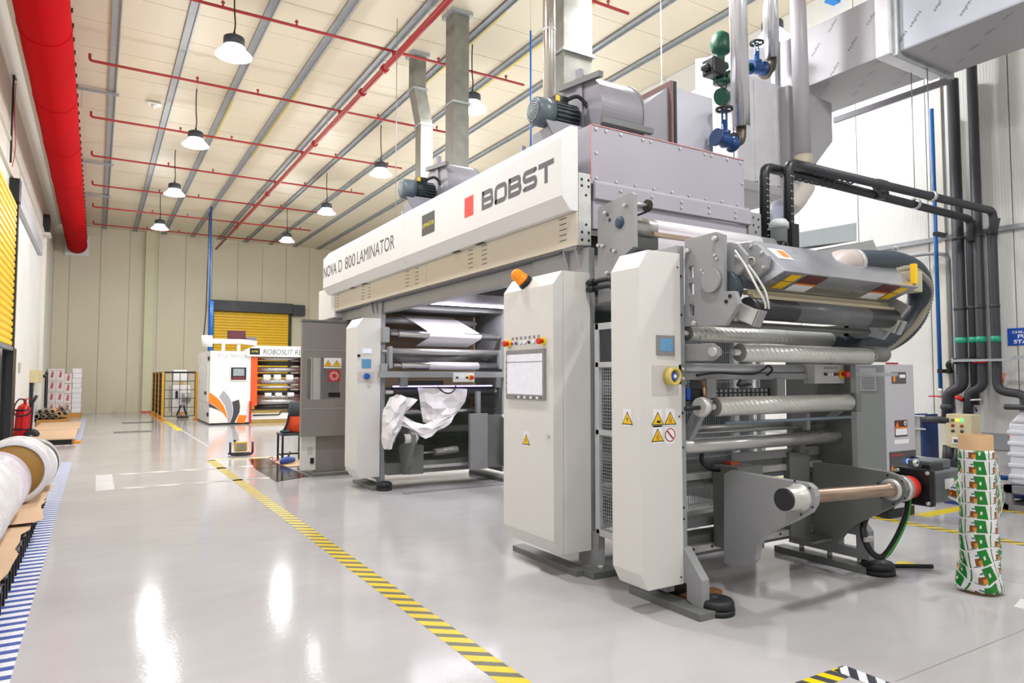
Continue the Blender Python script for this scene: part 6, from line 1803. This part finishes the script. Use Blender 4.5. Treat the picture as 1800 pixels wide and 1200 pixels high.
part('valve_lever', M().box(PX - .05, PX - .03, 4.78, 4.94, 1.19, 1.205), red, bp2)
for z in (1.5, 3.3):
    part('pipe_clip', M().box(PX - .05, X1 - .004, 4.76, 4.82, z, z + .05), black, bp2)
solo('conduit', M().tube(rounded([(PX + .08, 4.7, .4), (PX + .08, 4.7, 3.05), (PX + .08, 4.95, 3.1), (PX + .08, 9.0, 3.1)], .1, 6), .025, 10), mat('grey_conduit', '#8e9092', .4), 'grey conduit bending along the right wall behind the blue pipe', 'conduit')
solo('wall_rail', M().box(X1 - .05, X1, -3, 9.0, 3.26, 3.32), strut, 'long galvanised wall rail on the right wall', 'rail')
sg = thing('wall_sign', 'blue CHILLED WATER PUMP STATUS sign on the right wall', 'sign', (X1, 3.85, 1.83))
SXX = X1 - .012
sy0, sz0, sz1 = (9.600, 4.099, 2.040)[1], 1.835, 2.045
part('board', M().box(SXX, X1, sy0 - .62, sy0, sz0, sz1), mat('blue_sign', '#1a4fb5', .4, var=0), sg)
wl2 = mat('white_lettering', '#f0f2f6', .5, var=0)
text('lettering', 'CHILLED WATER', (SXX, sy0 - .05, sz1 - .065), *LEFTFACE, .44, .032, wl2, sg, bold=.02)
text('lettering', 'PUMP', (SXX, sy0 - .11, sz1 - .125), *LEFTFACE, .22, .046, wl2, sg, bold=.03)
text('lettering', 'STATUS', (SXX, sy0 - .065, sz1 - .188), *LEFTFACE, .3, .046, wl2, sg, bold=.03)

# pump control box and heat exchanger
cbx = thing('pump_control_box', 'cream control box with green and amber indicator lights before the wall pipes', 'control box', (8.85, 4.3, .5))
bx0, by0, by1 = 8.8, 4.155, 4.44
bz1, bz0 = 1.005, .60
part('box', M().box(bx0, bx0 + .22, by0, by1, bz0, bz1), mat('cream_enclosure', '#d5c9a4', .45), cbx, bevel=.008)
part('door', M().box(bx0 - .012, bx0, by0 + .004, by1 - .004, bz0 + .005, bz1 - .005), MATS['cream_enclosure'], cbx, bevel=.004)
for (dy, dz, hx, em) in ((.08, .07, '#1d6b3a', 0), (.13, .07, '#ffb41e', 4), (.18, .07, '#38f060', 4), (.08, .135, '#8c1f2c', 0), (.18, .135, '#a11f2c', 0), (.08, .2, '#2b2b2b', 0), (.18, .2, '#2b2b2b', 0)):
    part('indicator_light', M().lathe((bx0 - .012, by1 - dy, bz1 - dz), (bx0 - .035, by1 - dy, bz1 - dz), [(.018, 0), (.017, .6), (.008, 1)], 14), mat('indicator_%s' % hx[1:], hx, .3, var=0, emit=em) if 'indicator_%s' % hx[1:] not in MATS else MATS['indicator_%s' % hx[1:]], cbx)
part('meter', M().box(bx0 - .025, bx0 - .012, by1 - .19, by1 - .07, bz0 + .05, bz0 + .13), label_w, cbx, bevel=.004)
part('meter_display', M().box(bx0 - .027, bx0 - .025, by1 - .17, by1 - .09, bz0 + .07, bz0 + .11), mat('meter_grey', '#4d5258', .3, var=0), cbx)
part('stand', M().box(bx0 + .05, bx0 + .09, by0 + .12, by0 + .16, 0, bz0), MATS['dark_shutter_box'], cbx)
hx_ = thing('heat_exchanger', 'blue framed plate heat exchanger with black pipes beside the control box', 'heat exchanger', (8.9, 4.7, 0))
hb = mat('dark_blue_frame', '#1d3a78', .4)
part('end_plate', M().box(8.85, 9.2, 4.86, 4.92, .3, .98), hb, hx_, bevel=.006)
part('end_plate', M().box(8.85, 9.2, 4.74, 4.78, .34, .98), hb, hx_, bevel=.006)
part('plate_pack', M().box(8.88, 9.17, 4.78, 4.86, .4, .94), mat('pale_plate_pack', '#c4c2b6', .5), hx_)
part('tie_bar', M().cyl((8.83, 5.05, .8), (8.83, 4.7, .8), .012, n=8).cyl((8.83, 5.05, .45), (8.83, 4.7, .45), .012, n=8).cyl((8.83, 5.2, .96), (8.83, 4.7, .96), .012, n=8), zinc, hx_)
part('upper_pipe', M().tube([(8.85, 4.74, .92), (8.82, 4.4, .93)], .045, 12), lag, hx_)
part('lower_pipe', M().tube(rounded([(8.83, 4.74, .36), (8.83, 4.46, .37), (8.83, 4.44, .62)], .12, 6), .06, 12), lag, hx_)
part('base', M().box(8.8, 9.3, 3.6, 5.0, .1, .14).box(8.85, 8.9, 4.6, 4.65, 0, .3), hb, hx_)
pm = thing('pump', 'small dark pump with a yellow hub behind the core tube', 'pump', (8.5, 4.0, .15))
q = (8.400, 4.195, 0.406)
part('body', M().lathe((8.34, q[1], q[2]), (8.75, q[1], q[2]), [(.1, 0), (.1, .2), (.07, .25), (.08, .9), (.06, 1)], 20), black, pm)
part('yellow_hub', M().cyl((8.33, q[1], q[2]), (8.345, q[1], q[2]), .03, n=14), warn_y, pm)
part('base', M().box(8.4, 8.75, q[1] - .1, q[1] + .1, 0, q[2] - .07), hb, pm)
part('top_pipe', M().cyl((8.5, q[1] - .02, q[2]), (8.5, q[1] - .02, .62), .035, n=10), MATS['dark_shutter_box'], pm)
ib = thing('water_tank', 'white ribbed plastic tank at the right edge', 'tank', (9.0, 3.4, .26))
part('body', M().box(8.63, 9.3, 3.0, 3.71, .27, .95), mat('white_tank_plastic', '#dfe1ea', .35, var=.03), ib, bevel=.03)
for k in range(5):
    part('rib', M().box(8.618, 9.31, 2.99, 3.722, .34 + k * .12, .385 + k * .12), MATS['white_tank_plastic'], ib, bevel=.012)
part('shoulder', M().prism([(2.98, .94), (3.7, .94), (3.58, 1.08), (3.0, 1.08)], 'X', 8.62, 9.3), MATS['white_tank_plastic'], ib, bevel=.03)
part('top_bar', M().cyl((8.6, 3.1, 1.12), (8.6, 3.72, 1.12), .03, n=10), MATS['dark_shutter_box'], ib)
tf = thing('tank_stand', 'grey welded steel stand under the white tank', 'stand', (9.0, 3.4, 0))
part('top_frame', M().box(8.55, 9.32, 3.66, 3.74, .19, .27).box(8.55, 8.63, 2.9, 3.74, .19, .27).box(8.55, 9.32, 2.95, 3.03, .19, .27), mat('stand_grey', '#85878c', .5), tf)
part('skid', M().box(8.55, 8.63, 2.9, 3.78, 0, .06).box(8.55, 9.32, 3.7, 3.78, 0, .06), MATS['stand_grey'], tf)
for x, y in ((8.59, 3.7), (9.28, 3.7), (8.59, 2.98)):
    part('leg', M().box(x - .03, x + .03, y - .03, y + .03, .06, .19), MATS['stand_grey'], tf)
solo('floor_pipe', M().tube([(8.9, 3.85, .3), (8.9, 4.5, .32)], .025, 10), MATS['blue_air_pipe'], 'low blue pipe by the white tank stand', 'pipe')

# corona generator cabinet
gn = thing('generator_cabinet', 'grey power cabinet with orange warning label and blue knob behind the unwinder', 'cabinet', (7.0, 4.3, 0))
gx0, gx1, gy0, gy1 = 6.95, 7.46, 4.08, 4.42
gw_ = mat('pale_grey_cabinet', '#b9b8bf', .35, var=.02)
part('front', M().box(gx0, gx1, gy0, gy0 + .02, .1, 1.58), gw_, gn, bevel=.004)
body = part('body', M().box(gx0, gx1, gy0 + .02, gy1, .1, 1.575), mat('green_grey_cabinet', '#7f8482', .4, var=.03), gn, bevel=.004)
part('plinth', M().box(gx0 + .02, gx1 - .02, gy0 + .02, gy1, 0, .1), black, gn)
vent = part('vent', M().box(gx0 - .008, gx0, gy0 + .1, gy0 + .28, 1.3, 1.54), mgrey, gn, bevel=.003)
for k in range(7):
    part('vent_slat', M().box(gx0 - .012, gx0 - .006, gy0 + .12, gy0 + .26, 1.33 + k * .026, 1.337 + k * .026), mgrey_d, gn)
part('nameplate', M().box(gx0 + .1, gx0 + .36, gy0 - .004, gy0, 1.38, 1.5), mat('dark_nameplate', '#4b4a4c', .4, var=0), gn)
part('nameplate_mark', M().box(gx0 + .12, gx0 + .16, gy0 - .006, gy0 - .004, 1.4, 1.48), org_deco, gn)
part('nameplate_text', M().box(gx0 + .24, gx0 + .34, gy0 - .006, gy0 - .004, 1.44, 1.475), label_w, gn)
ds = part('danger_label', M().box(gx0 + .13, gx0 + .36, gy0 - .003, gy0, .83, 1.0), mat('danger_label_dark', '#45211f', .5, var=0), gn)
part('label_stripe', M().box(gx0 + .13, gx0 + .36, gy0 - .005, gy0 - .003, .915, .93), org_deco, ds)
part('label_text', M().box(gx0 + .14, gx0 + .35, gy0 - .005, gy0 - .003, .845, .912), label_w, ds)
part('label_triangle', M().add([(gx0 + .14, gy0 - .006, .935), (gx0 + .2, gy0 - .006, .935), (gx0 + .17, gy0 - .006, .99)], [(0, 1, 2)]), org_deco, ds)
part('label_symbol', M().ring((gx0 + .32, gy0 - .006, .965), (gx0 + .32, gy0 - .004, .965), .025, .013, 16), label_w, ds)
part('white_label', M().box(gx0 + .12, gx0 + .38, gy0 - .003, gy0, .755, .8), label_w, gn)
cpn = part('control_strip', M().box(gx0 + .02, gx1 - .01, gy0 - .005, gy0, .46, .68), mat('control_strip_dark', '#4a4846', .4, var=0), gn)
part('red_text', M().box(gx0 + .04, gx0 + .25, gy0 - .007, gy0 - .005, .635, .65), warn_r, cpn)
part('orange_mark', M().add([(gx0 + .035, gy0 - .007, .49), (gx0 + .085, gy0 - .007, .49), (gx0 + .06, gy0 - .007, .56)], [(0, 1, 2)]), org_deco, cpn)
part('blue_lamp', M().cyl((gx0 + .34, gy0 - .004, .57), (gx0 + .34, gy0 - .03, .57), .026, n=16), mat('blue_indicator', '#5f8cff', .3, var=0, emit=2.5), cpn)
part('rotary_knob', M().lathe((gx0 + .44, gy0 - .004, .57), (gx0 + .44, gy0 - .06, .57), [(.05, 0), (.045, .5), (.04, 1)], 18), mat('dark_blue_knob', '#1c2447', .35, var=0), cpn)
part('roof_rail', M().box(gx0 + .1, gx0 + .3, gy0 + .04, gy0 + .06, 1.58, 1.6), mat('red_rail', '#a8262c', .5), gn)
part('maker_mark', M().box(gx0 + .1, gx0 + .24, gy0 - .007, gy0 - .005, .49, .503), label_w, cpn)

# printed film wound on a cardboard core, standing on the floor
def print_material():
    m = mat('printed_film', '#ffffff', .25, var=0, rvar=0)
    nt = m.node_tree
    N, L = nt.nodes, nt.links
    b = N['Principled BSDF']
    tc = N.new('ShaderNodeTexCoord')
    uv = tc.outputs['UV']
    sx = N.new('ShaderNodeSeparateXYZ')
    L.new(uv, sx.inputs[0])
    def mth(op, a, bb=None, c=None):
        n_ = N.new('ShaderNodeMath')
        n_.operation = op
        for i, q_ in enumerate((a, bb, c)):
            if q_ is None:
                continue
            if isinstance(q_, (int, float)):
                n_.inputs[i].default_value = q_
            else:
                L.new(q_, n_.inputs[i])
        return n_.outputs[0]
    fu = mth('FRACT', sx.outputs[0])
    fv = mth('FRACT', sx.outputs[1])
    def band(s, a, bb):
        return mth('MULTIPLY', mth('GREATER_THAN', s, a), mth('LESS_THAN', s, bb))
    slant = mth('ADD', fu, mth('MULTIPLY', fv, .12))
    green = mth('MULTIPLY', band(slant, .5, .92), band(fv, .07, .97))
    green2 = mth('MULTIPLY', band(fu, .0, .05), band(fv, .07, .97))
    brown = mth('MULTIPLY', band(fu, .22, .5), band(fv, .18, .58))
    orange_ = mth('MULTIPLY', band(fu, .36, .5), band(fv, .16, .44))
    dark = mth('MULTIPLY', band(fu, .12, .42), band(fv, .12, .17))
    txt = mth('MULTIPLY', band(fu, .28, .44), band(fv, .7, .8))
    icon = mth('MULTIPLY', band(fu, .6, .68), band(fv, .38, .6))
    def mixc(f, c0, c1):
        x_ = N.new('ShaderNodeMix')
        x_.data_type = 'RGBA'
        L.new(f, x_.inputs[0])
        if isinstance(c0, tuple):
            x_.inputs[6].default_value = c0
        else:
            L.new(c0, x_.inputs[6])
        x_.inputs[7].default_value = c1
        return x_.outputs[2]
    c = mixc(green, lin('#e4e2e2'), lin('#0f7a26'))
    c = mixc(green2, c, lin('#12722a'))
    c = mixc(brown, c, lin('#7a4a1c'))
    c = mixc(orange_, c, lin('#d98a2c'))
    c = mixc(dark, c, lin('#3c4a3c'))
    c = mixc(txt, c, lin('#4f6a80'))
    c = mixc(icon, c, lin('#dfe6dc'))
    L.new(c, b.inputs['Base Color'])
    return m
pf_m = print_material()
tcx, tcy = 5.165, 2.42
pr_ = thing('printed_core', 'tall cardboard core wound with green printed packaging film', 'packaging roll', (tcx, tcy, 0))
part('core_tube', M().ring((tcx, tcy, 0), (tcx, tcy, 1.055), .102, .09, 36), kraft_d, pr_)
def film_wrap(name, a0, a1, z0, z1, rad, amp, twist, uo):
    na, nz = 40, 46
    vs, uvs = [], []
    for j in range(nz + 1):
        z = z0 + (z1 - z0) * j / nz
        low = max(0, 1 - z / .55)
        for i in range(na + 1):
            a = a0 + (a1 - a0) * i / na
            r = rad + amp * low * (.5 + .5 * math.sin(a * 3 + z * 17)) * abs(math.sin(z * 11 + a * 2)) + amp * .25 * random.uniform(0, 1) * low + .012 * low
            vs.append((tcx + r * math.cos(a), tcy + r * math.sin(a), z))
            sk = twist * low
            uvs.append((a * .104 / .15 + uo + sk * math.sin(z * 9 + a), z / .0985 + sk * 1.5 * math.sin(a * 2 + z * 8)))
    fs = [(j * (na + 1) + i, j * (na + 1) + i + 1, (j + 1) * (na + 1) + i + 1, (j + 1) * (na + 1) + i) for j in range(nz) for i in range(na)]
    m = M().add(vs, fs, True)
    o = part(name, m, pf_m, pr_)
    lay = o.data.uv_layers.new(name='UVMap')
    for lp_ in o.data.loops:
        lay.data[lp_.index].uv = uvs[lp_.vertex_index]
    s_ = o.modifiers.new('thick', 'SOLIDIFY')
    s_.thickness = .002
    return o
film_wrap('printed_film', 0, 2 * math.pi, .02, .955, .106, .03, .3, .03)
# loose flap of film on each side
def flap(pts, name):
    vs = [V(p) for p in pts]
    n_ = int(len(vs) / 2)
    m = M().add(vs, [(2 * i, 2 * i + 1, 2 * i + 3, 2 * i + 2) for i in range(n_ - 1)])
    o = part(name, m, pf_m, pr_)
    lay = o.data.uv_layers.new(name='UVMap')
    for lp_ in o.data.loops:
        p = vs[lp_.vertex_index]
        lay.data[lp_.index].uv = ((p.x + p.z * .4) * 6, (p.z - p.x * .3) * 9)
    s_ = o.modifiers.new('thick', 'SOLIDIFY')
    s_.thickness = .002
flap([(4.928, 2.400, 0.855), (4.911, 2.400, 0.596), (4.755, 2.360, 0.780), (4.775, 2.360, 0.644), (4.772, 2.420, 0.687), (4.799, 2.420, 0.659)], 'loose_flap')
flap([(5.361, 2.380, 0.907), (5.256, 2.360, 0.531), (5.456, 2.400, 0.701), (5.377, 2.380, 0.476), (5.599, 2.440, 0.612), (5.587, 2.440, 0.565)], 'loose_flap')
